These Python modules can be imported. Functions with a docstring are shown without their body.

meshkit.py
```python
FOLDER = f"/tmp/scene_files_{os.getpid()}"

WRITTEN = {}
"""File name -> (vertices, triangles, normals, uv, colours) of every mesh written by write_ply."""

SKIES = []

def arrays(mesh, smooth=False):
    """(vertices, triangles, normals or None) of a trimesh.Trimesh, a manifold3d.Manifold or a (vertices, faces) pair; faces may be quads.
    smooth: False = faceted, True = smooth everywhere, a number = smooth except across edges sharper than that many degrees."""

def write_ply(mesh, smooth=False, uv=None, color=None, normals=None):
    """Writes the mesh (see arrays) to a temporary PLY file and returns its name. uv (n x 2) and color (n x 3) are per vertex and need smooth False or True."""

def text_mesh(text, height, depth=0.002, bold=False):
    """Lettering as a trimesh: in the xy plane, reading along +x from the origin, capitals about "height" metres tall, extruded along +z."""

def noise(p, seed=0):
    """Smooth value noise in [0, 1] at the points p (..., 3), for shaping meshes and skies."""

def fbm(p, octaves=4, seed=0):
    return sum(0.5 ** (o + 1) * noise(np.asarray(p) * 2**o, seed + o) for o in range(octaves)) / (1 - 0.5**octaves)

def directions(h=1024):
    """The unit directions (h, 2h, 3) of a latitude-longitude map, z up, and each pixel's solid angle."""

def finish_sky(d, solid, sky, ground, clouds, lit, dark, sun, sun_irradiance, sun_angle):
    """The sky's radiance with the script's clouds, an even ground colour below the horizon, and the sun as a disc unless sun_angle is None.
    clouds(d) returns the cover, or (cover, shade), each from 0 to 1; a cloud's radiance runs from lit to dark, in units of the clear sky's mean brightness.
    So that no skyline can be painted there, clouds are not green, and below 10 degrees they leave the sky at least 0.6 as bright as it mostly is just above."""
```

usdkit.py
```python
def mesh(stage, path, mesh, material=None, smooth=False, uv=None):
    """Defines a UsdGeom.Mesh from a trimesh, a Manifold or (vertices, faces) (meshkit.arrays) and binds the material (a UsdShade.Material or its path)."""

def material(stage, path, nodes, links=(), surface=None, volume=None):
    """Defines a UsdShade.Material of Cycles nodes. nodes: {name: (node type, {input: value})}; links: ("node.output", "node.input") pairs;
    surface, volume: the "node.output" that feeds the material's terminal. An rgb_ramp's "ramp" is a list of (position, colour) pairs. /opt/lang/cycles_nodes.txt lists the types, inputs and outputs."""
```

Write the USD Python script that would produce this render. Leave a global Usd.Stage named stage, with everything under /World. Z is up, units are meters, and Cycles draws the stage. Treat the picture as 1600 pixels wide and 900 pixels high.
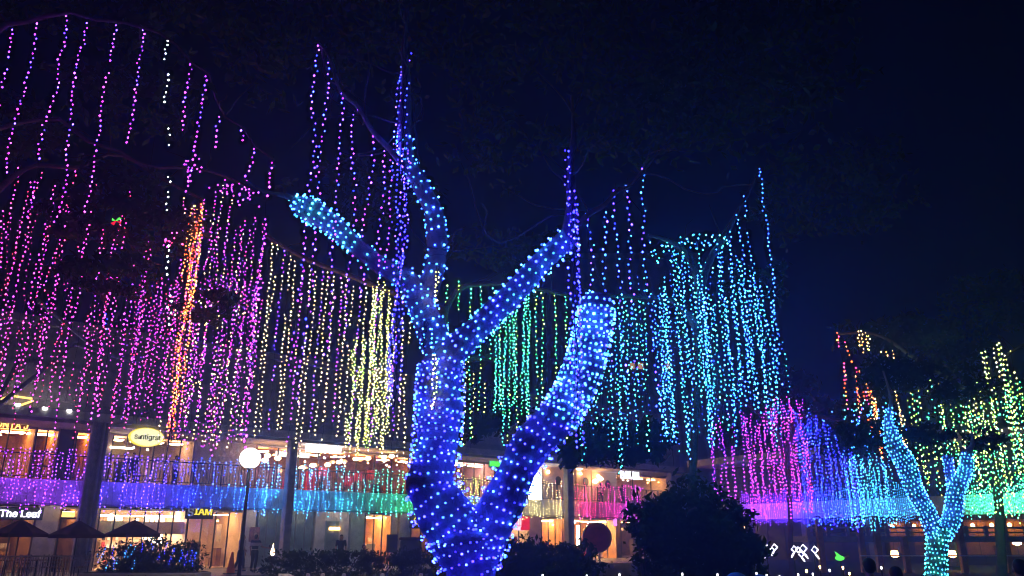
import math, random
import numpy as np, trimesh
import usdkit, meshkit
from pxr import Usd, UsdGeom, UsdLux, UsdShade, Gf, Sdf, Vt

stage = Usd.Stage.CreateInMemory()
UsdGeom.SetStageUpAxis(stage, 'Z')
stage.DefinePrim('/World', 'Xform'); stage.DefinePrim('/World/Looks', 'Scope')
# ------------------------------------------------------------------ camera, night sky, moon, exposure
F, PITCH, EYE = 1245.0, math.radians(17.37), 1.6
cam = UsdGeom.Camera.Define(stage, '/World/camera')
cam.CreateHorizontalApertureAttr(36.0); cam.CreateFocalLengthAttr(F / 1600 * 36)
cam.AddTranslateOp().Set((0, 0, EYE)); cam.AddRotateXOp().Set(90 + math.degrees(PITCH))
cam.CreateExposureAttr(1.8)
SUN_AZ, SUN_EL = math.radians(140), math.radians(-9)
sky_mat = usdkit.material(stage, '/World/Looks/night_sky', {
    'sky': ('sky_texture', {'sky_type': 'single_scattering', 'sun_disc': False, 'sun_elevation': SUN_EL, 'sun_rotation': SUN_AZ}),
    'glow': ('color', {'value': (0.0001, 0.0003, 0.005)}),
    'm': ('mix_color', {'fac': 0.97}),
    'bg': ('background_shader', {'strength': 0.05})},
    [('sky.color', 'm.a'), ('glow.color', 'm.b'), ('m.result', 'bg.color')], surface='bg.background')
dome = UsdLux.DomeLight.Define(stage, '/World/sky')
UsdShade.MaterialBindingAPI.Apply(dome.GetPrim()).Bind(sky_mat)
dome.GetPrim().SetCustomDataByKey('kind', 'structure')
moon = UsdLux.DistantLight.Define(stage, '/World/moon')
moon.CreateNormalizeAttr(True); moon.CreateIntensityAttr(0.004); moon.CreateAngleAttr(0.5); moon.CreateColorAttr((0.8, 0.85, 1.0))
moon.AddRotateXYZOp().Set((42, 0, 25))
HAZE_DENSITY = 0.0075

# ------------------------------------------------------------------ helpers
CP, SP = math.cos(PITCH), math.sin(PITCH)
def ray(u, v):
    a, s = (u - 800) / F, (450 - v) / F
    return np.array([a, CP - s * SP, SP + s * CP])
def at(u, v, y):                         # the point of the world seen at photo pixel (u, v), y metres ahead
    d = ray(u, v)
    return np.array([0, 0, EYE]) + d * (y / d[1])
def zv(v, y):
    return at(800, v, y)[2]
NAMES = {}
def path_for(name, parent):
    base = (str(parent.GetPath()) if parent is not None else '/World') + '/' + name
    k = NAMES.get(base, 0); NAMES[base] = k + 1
    return base if k == 0 else f'{base}_{k:03d}'
def tag(p, label=None, cat=None, group=None, kind=None):
    for k, t in (('label', label), ('category', cat), ('group', group), ('kind', kind)):
        if t: p.SetCustomDataByKey(k, t)
    return p
def thing(name, label=None, cat=None, group=None, kind=None, loc=(0, 0, 0), rotz=0):
    x = UsdGeom.Xform.Define(stage, path_for(name, None))
    if any(loc) or rotz:
        x.AddTranslateOp().Set(tuple(map(float, loc)))
        if rotz: x.AddRotateZOp().Set(math.degrees(rotz))
    return tag(x.GetPrim(), label, cat, group, kind)
def put(name, mesh, mat, parent=None, smooth=False, **kw):
    if isinstance(mesh, list): mesh = join(mesh)
    m = usdkit.mesh(stage, path_for(name, parent), mesh, mat, smooth=smooth)
    return tag(m.GetPrim(), **kw)
def copy(src, loc, rotz=0, label=None):
    x = UsdGeom.Xform.Define(stage, path_for(src.GetName(), None))
    p = x.GetPrim()
    p.GetReferences().AddInternalReference(src.GetPath())
    x.ClearXformOpOrder()
    x.AddTranslateOp(opSuffix='at').Set(tuple(map(float, loc)))
    x.AddRotateZOp(opSuffix='turn').Set(math.degrees(rotz)); p.SetInstanceable(True)
    if label: p.SetCustomDataByKey('label', label)
    return p
def join(parts):
    V, Fc, n = [], [], 0
    for p in parts:
        v, f = (p if isinstance(p, tuple) else (np.asarray(p.vertices), np.asarray(p.faces)))
        if f.shape[1] == 4: f = np.vstack([f[:, [0, 1, 2]], f[:, [0, 2, 3]]])
        V.append(v); Fc.append(f + n); n += len(v)
    return np.vstack(V), np.vstack(Fc)
BOXF = np.array([[0, 2, 3, 1], [4, 5, 7, 6], [0, 1, 5, 4], [2, 6, 7, 3], [0, 4, 6, 2], [1, 3, 7, 5]])
def box(x0, x1, y0, y1, z0, z1):
    return np.array([[x, y, z] for z in (z0, z1) for y in (y0, y1) for x in (x0, x1)], float), BOXF.copy()
def bevel_box(x0, x1, y0, y1, z0, z1, r=0.02):
    p = [(x, y, z) for x in (x0, x1) for y in (y0, y1) for z in (z0, z1)]
    q = []
    for x, y, z in p:
        sx, sy, sz = (1 if x == x0 else -1), (1 if y == y0 else -1), (1 if z == z0 else -1)
        q += [(x + sx * r, y + sy * r, z), (x + sx * r, y, z + sz * r), (x, y + sy * r, z + sz * r)]
    h = trimesh.convex.convex_hull(np.array(q)); return np.asarray(h.vertices), np.asarray(h.faces)
def tube(points, radii, sides=6, cap=True):
    p = np.asarray(points, float); n = len(p)
    r = np.broadcast_to(np.asarray(radii, float), (n,))
    t = np.gradient(p, axis=0); t /= np.linalg.norm(t, axis=1, keepdims=True) + 1e-12
    a = np.zeros_like(p); ref = np.array([1.0, 0, 0]) if abs(t[0, 0]) < 0.9 else np.array([0, 1.0, 0])
    for i in range(n):
        ref = ref - t[i] * (ref @ t[i]); ref /= np.linalg.norm(ref); a[i] = ref
    b = np.cross(t, a); ang = np.arange(sides) * 2 * np.pi / sides
    v = (p[:, None] + r[:, None, None] * (np.cos(ang)[None, :, None] * a[:, None] + np.sin(ang)[None, :, None] * b[:, None])).reshape(-1, 3)
    i, j = np.meshgrid(np.arange(n - 1), np.arange(sides), indexing='ij'); k = (j + 1) % sides
    f = np.stack([i * sides + j, i * sides + k, (i + 1) * sides + k, (i + 1) * sides + j], -1).reshape(-1, 4)
    f = np.vstack([f[:, [0, 1, 2]], f[:, [0, 2, 3]]])
    if cap:
        m = len(v); v = np.vstack([v, p[0] - t[0] * r[0] * .35, p[-1] + t[-1] * r[-1] * .35]); jj = np.arange(sides); kk = (jj + 1) % sides; e = (n - 1) * sides
        f = np.vstack([f, np.stack([np.full(sides, m), kk, jj], 1), np.stack([np.full(sides, m + 1), e + jj, e + kk], 1)])
    return v, f
def bar(a, b, r=0.02, sides=6): return tube([a, b], r, sides)
def cyl(x, y, z0, z1, r, sides=12): return tube([(x, y, z0), (x, y, z1)], r, sides)
def lathe(profile, at_=(0, 0, 0), sides=16):
    pr = np.asarray(profile, float); a = np.arange(sides) * 2 * np.pi / sides
    v = np.stack([pr[:, None, 0] * np.cos(a), pr[:, None, 0] * np.sin(a), np.repeat(pr[:, 1:2], sides, 1)], -1).reshape(-1, 3) + at_
    i, j = np.meshgrid(np.arange(len(pr) - 1), np.arange(sides), indexing='ij'); k = (j + 1) % sides
    return v, np.stack([i * sides + j, i * sides + k, (i + 1) * sides + k, (i + 1) * sides + j], -1).reshape(-1, 4)
def curve(pts, n):
    """A smooth line through points with radii: rows (x, y, z, r)."""
    p = np.asarray(pts, float); d = np.r_[0, np.cumsum(np.linalg.norm(np.diff(p[:, :3], axis=0), axis=1))]
    from scipy.interpolate import PchipInterpolator
    return PchipInterpolator(d, p)(np.linspace(0, d[-1], n))

# ------------------------------------------------------------------ materials
L = '/World/Looks/'
def plain(name, c, rough=0.7, scale=3.0, var=0.25, bump=0.0, bscale=30.0, metal=0.0):
    c = np.array(c, float)
    nodes = {'g': ('geometry', {}), 'n': ('noise_texture', {'scale': scale, 'detail': 4.0}),
             'r': ('rgb_ramp', {'ramp': [(0.25, tuple(c * (1 - var))), (0.75, tuple(np.minimum(c * (1 + var), 1)))]}),
             'p': ('principled_bsdf', {'roughness': rough, 'metallic': metal})}
    links = [('g.position', 'n.vector'), ('n.fac', 'r.fac'), ('r.color', 'p.base_color')]
    if bump:
        nodes['n2'] = ('noise_texture', {'scale': bscale, 'detail': 4.0}); nodes['b'] = ('bump', {'strength': bump, 'distance': 0.03})
        links += [('g.position', 'n2.vector'), ('n2.fac', 'b.height'), ('b.normal', 'p.normal')]
    return usdkit.material(stage, L + name, nodes, links, surface='p.BSDF')
def glow(name, c, strength):
    return usdkit.material(stage, L + name, {'e': ('emission', {'color': c, 'strength': strength})}, [], surface='e.emission')
M = dict(
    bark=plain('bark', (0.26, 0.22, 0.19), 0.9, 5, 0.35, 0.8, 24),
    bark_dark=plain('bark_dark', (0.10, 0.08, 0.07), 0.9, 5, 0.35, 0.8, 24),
    plaza=plain('plaza_paving', (0.16, 0.155, 0.15), 0.45, 0.6, 0.3, 0.2, 12),
    lawn=plain('lawn_green', (0.03, 0.05, 0.02), 0.9, 2, 0.4, 0.5, 40),
    concrete=plain('concrete', (0.36, 0.34, 0.34), 0.8, 1.2, 0.2, 0.15, 15),
    column=plain('column_paint', (0.30, 0.31, 0.33), 0.6, 1.5, 0.15),
    fascia=plain('fascia_paint', (0.72, 0.72, 0.74), 0.55, 0.7, 0.08),
    roof_band=plain('roof_band', (0.62, 0.60, 0.62), 0.5, 1.0, 0.12),
    upper=plain('upper_wall', (0.30, 0.28, 0.32), 0.7, 0.5, 0.22),
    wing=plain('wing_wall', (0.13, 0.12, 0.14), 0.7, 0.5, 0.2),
    panel=plain('upper_panel', (0.36, 0.33, 0.38), 0.6, 0.6, 0.15),
    steel=plain('steel', (0.34, 0.33, 0.36), 0.45, 4, 0.15, metal=0.4),
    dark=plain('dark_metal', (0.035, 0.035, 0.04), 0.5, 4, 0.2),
    cream=plain('cream_wall', (0.62, 0.50, 0.38), 0.7, 1.0, 0.12),
    mauve=plain('mauve_wall', (0.42, 0.36, 0.36), 0.7, 1.0, 0.15),
    white=plain('white_wall', (0.78, 0.76, 0.74), 0.6, 1.0, 0.06),
    brown=plain('brown_wood', (0.22, 0.12, 0.06), 0.6, 3, 0.35),
    orange_wood=plain('orange_wood', (0.45, 0.24, 0.10), 0.55, 3, 0.3),
    teal=plain('teal_glazing_film', (0.42, 0.54, 0.55), 0.3, 0.4, 0.12),
    red=plain('red_paint', (0.55, 0.04, 0.05), 0.5, 3, 0.15),
    maroon=plain('maroon_canvas', (0.09, 0.022, 0.035), 0.9, 4, 0.3, 0.3, 60),
    pink=plain('pink_wall', (0.55, 0.36, 0.42), 0.7, 1, 0.12),
    cable=plain('cable', (0.02, 0.03, 0.02), 0.6, 5, 0.2),
    leaf_wood=plain('twig', (0.08, 0.065, 0.055), 0.9, 6, 0.3),
    skin=plain('skin', (0.42, 0.26, 0.18), 0.55, 6, 0.08),
    hair=plain('hair', (0.02, 0.016, 0.014), 0.5, 20, 0.2),
    shirt_pale=plain('pale_shirt', (0.60, 0.56, 0.62), 0.9, 8, 0.1),
    shirt_stripe=usdkit.material(stage, L + 'striped_shirt', {
        'g': ('texture_coordinate', {}), 's': ('separate_xyz', {}), 'mm': ('math', {'math_type': 'multiply', 'value2': 3.4}), 'fr': ('math', {'math_type': 'fraction'}),
        'r': ('rgb_ramp', {'ramp': [(0, (0.6, 0.56, 0.62)), (0.5, (0.04, 0.04, 0.06))], 'interpolate': False}), 'p': ('principled_bsdf', {'roughness': 0.9})},
        [('g.object', 's.vector'), ('s.z', 'mm.value1'), ('mm.value', 'fr.value1'), ('fr.value', 'r.fac'), ('r.color', 'p.base_color')], surface='p.BSDF'),
    cloth_dark=plain('dark_clothes', (0.03, 0.03, 0.04), 0.9, 8, 0.2),
    cloth_pink=plain('pink_shirt', (0.5, 0.12, 0.16), 0.9, 8, 0.1),
    cone=plain('orange_cone', (0.7, 0.16, 0.04), 0.5, 4, 0.1),
    dome_cloth=plain('blue_canopy', (0.12, 0.42, 0.55), 0.6, 3, 0.1),
    poster=usdkit.material(stage, L + 'poster', {'g': ('geometry', {}), 'n': ('noise_texture', {'scale': 4.0, 'detail': 1.0}),
        'r': ('rgb_ramp', {'ramp': [(0.35, (0.5, 0.25, 0.25)), (0.5, (0.3, 0.14, 0.16)), (0.65, (0.6, 0.5, 0.45))]}), 'p': ('principled_bsdf', {'roughness': 0.5})},
        [('g.position', 'n.vector'), ('n.fac', 'r.fac'), ('r.color', 'p.base_color')], surface='p.BSDF'),
    lamp_warm=glow('lamp_warm', (1.0, 0.50, 0.20), 10.0), lamp_peach=glow('lamp_peach', (1.0, 0.66, 0.40), 9.0), lamp_shop=glow('lamp_shop', (1.0, 0.60, 0.22), 22.0),
    lamp_orange=glow('lamp_orange', (1.0, 0.42, 0.10), 9.0), lamp_white=glow('lamp_white', (1.0, 0.93, 0.86), 8.0),
    lamp_soffit=glow('lamp_soffit', (1.0, 0.80, 0.62), 9.0), lamp_garden=glow('lamp_garden', (0.9, 0.9, 1.0), 1.0),
    globe=glow('globe_lamp', (1.0, 0.86, 0.66), 16.0),
    neon_white=glow('neon_white', (0.85, 0.85, 1.0), 1.3), neon_orange=glow('neon_orange', (1.0, 0.55, 0.12), 1.0),
    neon_yellow=glow('neon_yellow', (1.0, 0.78, 0.05), .45), neon_red=glow('neon_red', (1.0, 0.02, 0.06), .32),
    neon_pinkwhite=glow('neon_pinkwhite', (1.0, 0.7, 0.78), .55), neon_green=glow('neon_green', (0.12, 1.0, 0.1), .45),
    neon_dim=glow('neon_dim', (0.5, 0.5, 0.75), .12), sign_cream=glow('sign_cream', (1.0, 0.93, 0.52), .42),
    neon_purple=glow('neon_purple', (0.6, 0.12, 1.0), 1.5), window_far=glow('far_window_light', (1.0, 0.55, 0.3), .3),
    letter_brown=plain('brown_lettering', (0.16, 0.05, 0.01), 0.6, 5, 0.1), letter_green=plain('green_lettering', (0.25, 0.30, 0.01), 0.6, 5, 0.1),
    phone=glow('phone_screen', (1.0, 0.35, 0.55), .6), flame=glow('torch_flame', (1.0, 0.55, 0.25), 6.0),
)
M['leaf'] = usdkit.material(stage, L + 'leaf', {
    'g': ('geometry', {}), 'r': ('rgb_ramp', {'ramp': [(0.0, (0.016, 0.034, 0.012)), (1.0, (0.05, 0.075, 0.026))]}),
    'd': ('principled_bsdf', {'roughness': 0.8}), 't': ('translucent_bsdf', {'color': (0.06, 0.10, 0.03)}), 'm': ('mix_closure', {'fac': 0.3})},
    [('g.random_per_island', 'r.fac'), ('r.color', 'd.base_color'), ('d.BSDF', 'm.closure1'), ('t.BSDF', 'm.closure2')], surface='m.closure')
M['glass'] = usdkit.material(stage, L + 'glass', {
    'w': ('layer_weight', {'blend': 0.5}), 'pw': ('math', {'math_type': 'power', 'value2': 4.0}), 'ma': ('math', {'math_type': 'multiply_add', 'value2': 0.9, 'value3': 0.04}),
    't': ('transparent_bsdf', {'color': (0.95, 0.96, 0.95)}), 'g': ('glossy_bsdf', {'roughness': 0.03, 'color': (1, 1, 1)}), 'm': ('mix_closure', {})},
    [('w.facing', 'pw.value1'), ('pw.value', 'ma.value1'), ('ma.value', 'm.fac'), ('t.BSDF', 'm.closure1'), ('g.BSDF', 'm.closure2')], surface='m.closure')
M['bulb'] = usdkit.material(stage, L + 'led_bulb', {'a': ('attribute', {'attribute': 'bulb_colour'}), 'e': ('emission', {'strength': 1.0})},
    [('a.color', 'e.color')], surface='e.emission')

# light colours of the LEDs (radiance)
C = {k: np.array(v) for k, v in dict(
    violet=(0.30, 0.030, 1.0), indigo=(0.12, 0.045, 1.7), magenta=(0.75, 0.032, 0.85), pink=(0.95, 0.034, 0.38), rose=(1.1, 0.036, 0.15), orange=(1.4, 0.10, 0.015),
    amber=(1.3, 0.38, 0.06), warm=(1.2, 0.68, 0.22), cream=(1.1, 0.86, 0.32), yellow=(1.0, 0.84, 0.12), lime=(0.45, 0.95, 0.10), green=(0.05, 1.0, 0.18), mint=(0.055, 1.0, 0.45),
    teal=(0.055, 0.85, 0.8), cyan=(0.04, 0.48, 1.25), sky=(0.035, 0.24, 1.6), azure=(0.03, 0.11, 1.8), blue=(0.03, 0.03, 1.9), royal=(0.03, 0.052, 1.9), white=(0.9, 1.1, 1.0), deep=(0.03, 0.015, 1.7)).items()}
OCT = (np.array([[1, 0, 0], [-1, 0, 0], [0, 1, 0], [0, -1, 0], [0, 0, 1.25], [0, 0, -1.25]], float),
       np.array([[0, 2, 4], [2, 1, 4], [1, 3, 4], [3, 0, 4], [2, 0, 5], [1, 2, 5], [3, 1, 5], [0, 3, 5]]))
_i = trimesh.creation.icosahedron(); ICO = (np.asarray(_i.vertices), np.asarray(_i.faces))
class Bulbs:
    def __init__(self): self.p, self.r, self.c = [], [], []
    def add(self, p, r, c): self.p.append(p); self.r.append(r * SIZE); self.c.append(c)
    def build(self, parent, name='bulbs', shape=OCT, kind='stuff'):
        p, r, c = np.array(self.p), np.array(self.r), np.array(self.c)
        n, k = len(p), len(shape[0])
        v = (p[:, None] + r[:, None, None] * shape[0][None]).reshape(-1, 3)
        f = (shape[1][None] + (np.arange(n) * k)[:, None, None]).reshape(-1, 3)
        prim = put(name, (v, f), M['bulb'], parent, kind=kind)
        UsdGeom.PrimvarsAPI(UsdGeom.Mesh(prim)).CreatePrimvar('bulb_colour', Sdf.ValueTypeNames.Color3fArray, 'vertex').Set(Vt.Vec3fArray.FromNumpy(np.repeat(c, k, 0).astype(np.float32)))
        return prim
ORD = ('first second third fourth fifth sixth seventh eighth ninth tenth eleventh twelfth thirteenth fourteenth fifteenth sixteenth').split()
def mixc(cols, rng):
    """Colour of one bulb out of a list of names, each bulb a little different."""
    c = C[rng.choice(cols)] if not isinstance(cols, np.ndarray) else cols
    b = math.exp(rng.gauss(-0.25, 0.6)); b = min(max(b, 0.07), 2.0)
    return c * b * GAIN
GAIN = 4.8
SIZE = 0.80
def strand(u, v0, v1, y, cols, label, group, spacing=0.09, r=0.019, gap=0.08, rng=None, sway=0.02, cols_low=None, into=None):
    """One light string hanging straight down from the branch at photo pixel (u, v0) to the height seen at v1."""
    p = at(u, v0, y); x = p[0]; z0, z1 = p[2], zv(v1, y)
    b, wire, z, dx, dy, hole = (Bulbs() if into is None else into[0]), [], z0, 0.0, 0.0, 0
    wire.append((x, y, z0 + 0.12))
    k = 0
    while z > z1:
        dx = dx * 0.94 + rng.gauss(0, sway * 0.7); dy = dy * 0.96 + rng.gauss(0, sway * 0.6)
        q = (x + dx + (0.011 if k % 2 else -0.011), y + dy, z)
        if k % 3 == 0: wire.append((x + dx, y + dy + .004, z))
        if hole > 0: hole -= 1
        elif rng.random() < gap * 0.3: hole = rng.randint(1, 6)
        else:
            w = (z0 - z) / max(z0 - z1, 0.1)
            cs = cols_low if cols_low and rng.random() < w * 1.1 else cols
            b.add(q, r * rng.uniform(0.7, 1.15), mixc(cs, rng))
        z -= spacing * rng.uniform(0.82, 1.18); k += 1
    wire.append((x + dx, y + dy, z1))
    if len(b.p) < 1: b.add((x, y, z0), r, mixc(cols, rng))
    if into is not None: into[1].append(tube(wire, 0.003, 3, cap=False)); return
    t = thing('light_string', label, 'light string', group)
    put('wire', tube(wire, 0.003, 3, cap=False), M['cable'], t)
    b.build(t)
    return t
def wrap(chain, pitch, spacing, r, cols, parent, rng, shape=OCT, name='bulbs', gap=0.0, jitter=0.25):
    """A light string wound round a limb given as rows (x, y, z, radius)."""
    c = np.asarray(chain); d = np.r_[0, np.cumsum(np.linalg.norm(np.diff(c[:, :3], axis=0), axis=1))]
    tg = np.gradient(c[:, :3], axis=0); tg /= np.linalg.norm(tg, axis=1, keepdims=True)
    b, wire, s, ang = Bulbs(), [], 0.02, rng.uniform(0, 6.28)
    hole = 0; wob = rng.uniform(0, 6)
    while s < d[-1]:
        p = np.array([np.interp(s, d, c[:, k]) for k in range(4)]); t = np.array([np.interp(s, d, tg[:, k]) for k in range(3)]); t /= np.linalg.norm(t)
        a = np.cross(t, (0, 1, 0.01)); a /= np.linalg.norm(a); bb = np.cross(t, a)
        rad = p[3] * 1.06 + r * 0.9
        q = p[:3] + rad * (math.cos(ang) * a + math.sin(ang) * bb) + t * (rng.gauss(0, jitter * pitch * 0.35) + 0.12 * pitch * math.sin(ang * 2.3 + wob))
        wire.append(q - (q - p[:3]) * 0.02)
        if hole > 0: hole -= 1
        elif rng.random() < gap: hole = rng.randint(2, 6)
        else: b.add(q, r * rng.uniform(0.85, 1.35), mixc(cols, rng))
        step = spacing * rng.uniform(0.8, 1.2); ang += step / rad; s += pitch * step / (2 * math.pi * rad)
    if len(wire) > 2: put('wire', tube(wire, 0.003, 3, cap=False), M['cable'], parent)
    b.build(parent, name, shape)
def below(c, v, y):                     # the part of a limb under the height seen at v
    k = int(np.argmax(c[:, 2] > zv(v, y))); return c[:k] if k > 1 else c
def limb(pts, y=None, n=30, sides=14, seed=0, rough=0.10):
    """pts: rows (u, v, width in photo pixels, y). Returns the chain (x,y,z,r) and its bark mesh."""
    rows = []
    for u, v, w, yy in pts:
        p = at(u, v, yy); d = ray(u, v); sc = yy / d[1]
        rows.append((*p, 0.5 * w * sc / F))
    c = curve(rows, n)
    v, f = tube(c[:, :3], c[:, 3], sides)
    nrm = v.copy(); nrm[:n * sides] -= np.repeat(c[:, :3], sides, 0); nrm[n * sides:] = 0
    k = (meshkit.noise(v * 1.7, seed + 9) - 0.5)[:, None] * 2 * rough * 1.5 + (meshkit.noise(v * 4.1, seed) - 0.5)[:, None] * 2 * rough * 1.2 + (meshkit.noise(v * 11, seed + 5) - 0.5)[:, None] * rough
    return c, (v + nrm * k, f)
def leaves(blobs, n, size, rng, droop=0.3):
    """Leaf-sized faces in uneven clumps; blobs: rows (x, y, z, rx, ry, rz, share)."""
    R = np.random.default_rng(rng.randint(0, 10**6)); V = []
    tot = sum(b[6] for b in blobs)
    for x, y, z, rx, ry, rz, sh in blobs:
        m = int(n * sh / tot); k = max(4, m // 22)
        d = R.normal(size=(k, 3)); d /= np.linalg.norm(d, axis=1, keepdims=True); d *= R.uniform(0.25, 1.0, (k, 1)) ** 0.6
        cen = d * (rx, ry, rz) + (x, y, z)
        q = cen[R.integers(0, k, m)] + R.normal(size=(m, 3)) * 0.13 * np.array([rx, ry, rz]) ** 0.7
        V.append(q)
    q = np.vstack(V); m = len(q)
    a = R.normal(size=(m, 3)); a[:, 2] -= droop; a /= np.linalg.norm(a, axis=1, keepdims=True)
    b = np.cross(a, R.normal(size=(m, 3))); b /= np.linalg.norm(b, axis=1, keepdims=True)
    s = size * R.uniform(0.6, 1.3, (m, 1))
    v = np.stack([q - a * s, q + b * s * 0.42, q + a * s, q - b * s * 0.42], 1).reshape(-1, 3)
    f = (np.array([[0, 1, 2], [0, 2, 3]])[None] + (np.arange(m) * 4)[:, None, None]).reshape(-1, 3)
    return v, f
def twigs(starts, rng, length=1.2, r=0.012, n=3):
    out = []
    for p in starts:
        for _ in range(n):
            d = np.array([rng.gauss(0, 1), rng.gauss(0, 1), rng.gauss(0.2, .7)]); d /= np.linalg.norm(d)
            pts = [np.array(p)]
            for k in range(5):
                d = d + np.array([rng.gauss(0, .3) for _ in range(3)]); d /= np.linalg.norm(d); pts.append(pts[-1] + d * length / 5)
            out.append(tube(pts, np.linspace(r, r * 0.3, 6), 4))
    return out

# ================================================================== the setting
put('ground', box(-150, 150, -30, 220, -0.3, 0.0), M['lawn'], kind='structure')
# ---- the mall: a facade running from the left foreground to the right distance
P0 = np.array([-23.1, 36.9]); D = np.array([0.742, 0.670]); D /= np.linalg.norm(D); N = np.array([-D[1], D[0]]); CN = P0 @ N
def on_facade(u, v, off=0.0, base=None):
    p0, d_, n_ = base or (P0, D, N)
    r = ray(u, v); t = (p0 @ n_ + off) / (r[:2] @ n_); p = r * t
    return (p[:2] - p0) @ d_, EYE + p[2]
def su(u, off=0.0, v=790, base=None): return on_facade(u, v, off, base)[0]
def fw(vf, base=None):
    p0, d_, n_ = base or (P0, D, N)
    v, f = vf; v = np.asarray(v, float); w = np.empty_like(v)
    w[:, :2] = p0 + v[:, :1] * d_ + v[:, 1:2] * n_; w[:, 2] = v[:, 2]
    return w, f
def fbox(*a, base=None): return fw(box(*a), base)
FZ0, FZ1, RZ0, RZ1, TOP = 3.12, 4.18, 6.95, 7.4, 11.5
SA, SB = su(0) - 14, su(1075)
plz_a = np.array([[su(-250), -16], [SB + 6, -16], [SB + 6, 0.2], [su(-250), 0.2]])
put('terrace', fbox(SA, SB + 4, -7.5, 9, -0.05, 0.02), M['plaza'], kind='structure')
mall = thing('shopping_mall', 'long two-storey shopping arcade with lit shops and a balcony glowing purple to green', 'building')
put('upper_wall', [fbox(SA, SB, 0.6, 10, RZ1, TOP), fbox(SA, SB, 10, 10.4, 0, TOP)], M['upper'], mall)
for k in range(26):
    s0 = SA + 1 + k * 3.2
    if s0 + 3.1 < SB:
        put('wall_panel', fbox(s0, s0 + 3.14, 0.52, 0.6, RZ1 + 0.5, RZ1 + 2.2), M['panel'], mall)
put('parapet', fbox(SA, SB, 0.2, 0.62, TOP, TOP + 0.35), M['panel'], mall)
for k in range(34):
    s0 = SA + k * 2.4
    if s0 + 2.37 < SB: put('roof_edge', fbox(s0, s0 + 2.37, -0.35, 0.5, RZ0 + 0.05, RZ1 - 0.01), M['roof_band'], mall)
put('soffit', fbox(SA, SB, -0.2, 10, RZ0 - 0.12, RZ0 + 0.03), M['concrete'], mall)
for k in range(30):
    s0 = SA + k * 3.0
    if s0 + 2.98 < SB: put('balcony_fascia', fbox(s0, s0 + 2.98, 0.0, 0.22, FZ0, FZ1), M['fascia'], mall)
put('balcony_slab', fbox(SA, SB, 0.23, 10, FZ0 + 0.35, FZ1 - 0.15), M['concrete'], mall)
for k in range(int((SB - SA) / 2.6)):
    s0 = SA + .9 + k * 2.6; put('soffit_lamp', fw(lathe([(0, 3.46), (.14, 3.46), (.16, 3.42), (0, 3.4)], (s0, .85, 0), 10)), M['lamp_soffit'], mall)
put('fascia_ledge', fbox(SA, SB, -0.06, 0.23, FZ0 - 0.1, FZ0 - 0.004), M['concrete'], mall)
# railing
RT = FZ1 + 1.15
put('top_rail', fw(bar((SA, 0.1, RT), (SB, 0.1, RT), 0.03)), M['dark'], mall)
put('lower_rail', fw(bar((SA, 0.1, FZ1 + 0.12), (SB, 0.1, FZ1 + 0.12), 0.02)), M['dark'], mall)
for k in range(int((SB - SA) / 1.5)):
    put('rail_post', fw(box(SA + k * 1.5, SA + k * 1.5 + 0.05, 0.07, 0.13, FZ1, RT - 0.03)), M['dark'], mall)
bars = [fw(box(SA + k * 0.16, SA + k * 0.16 + 0.02, 0.09, 0.11, FZ1 + 0.14, RT - 0.04)) for k in range(int((SB - SA) / 0.16))]
put('balusters', bars, M['dark'], mall, kind='stuff')
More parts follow.
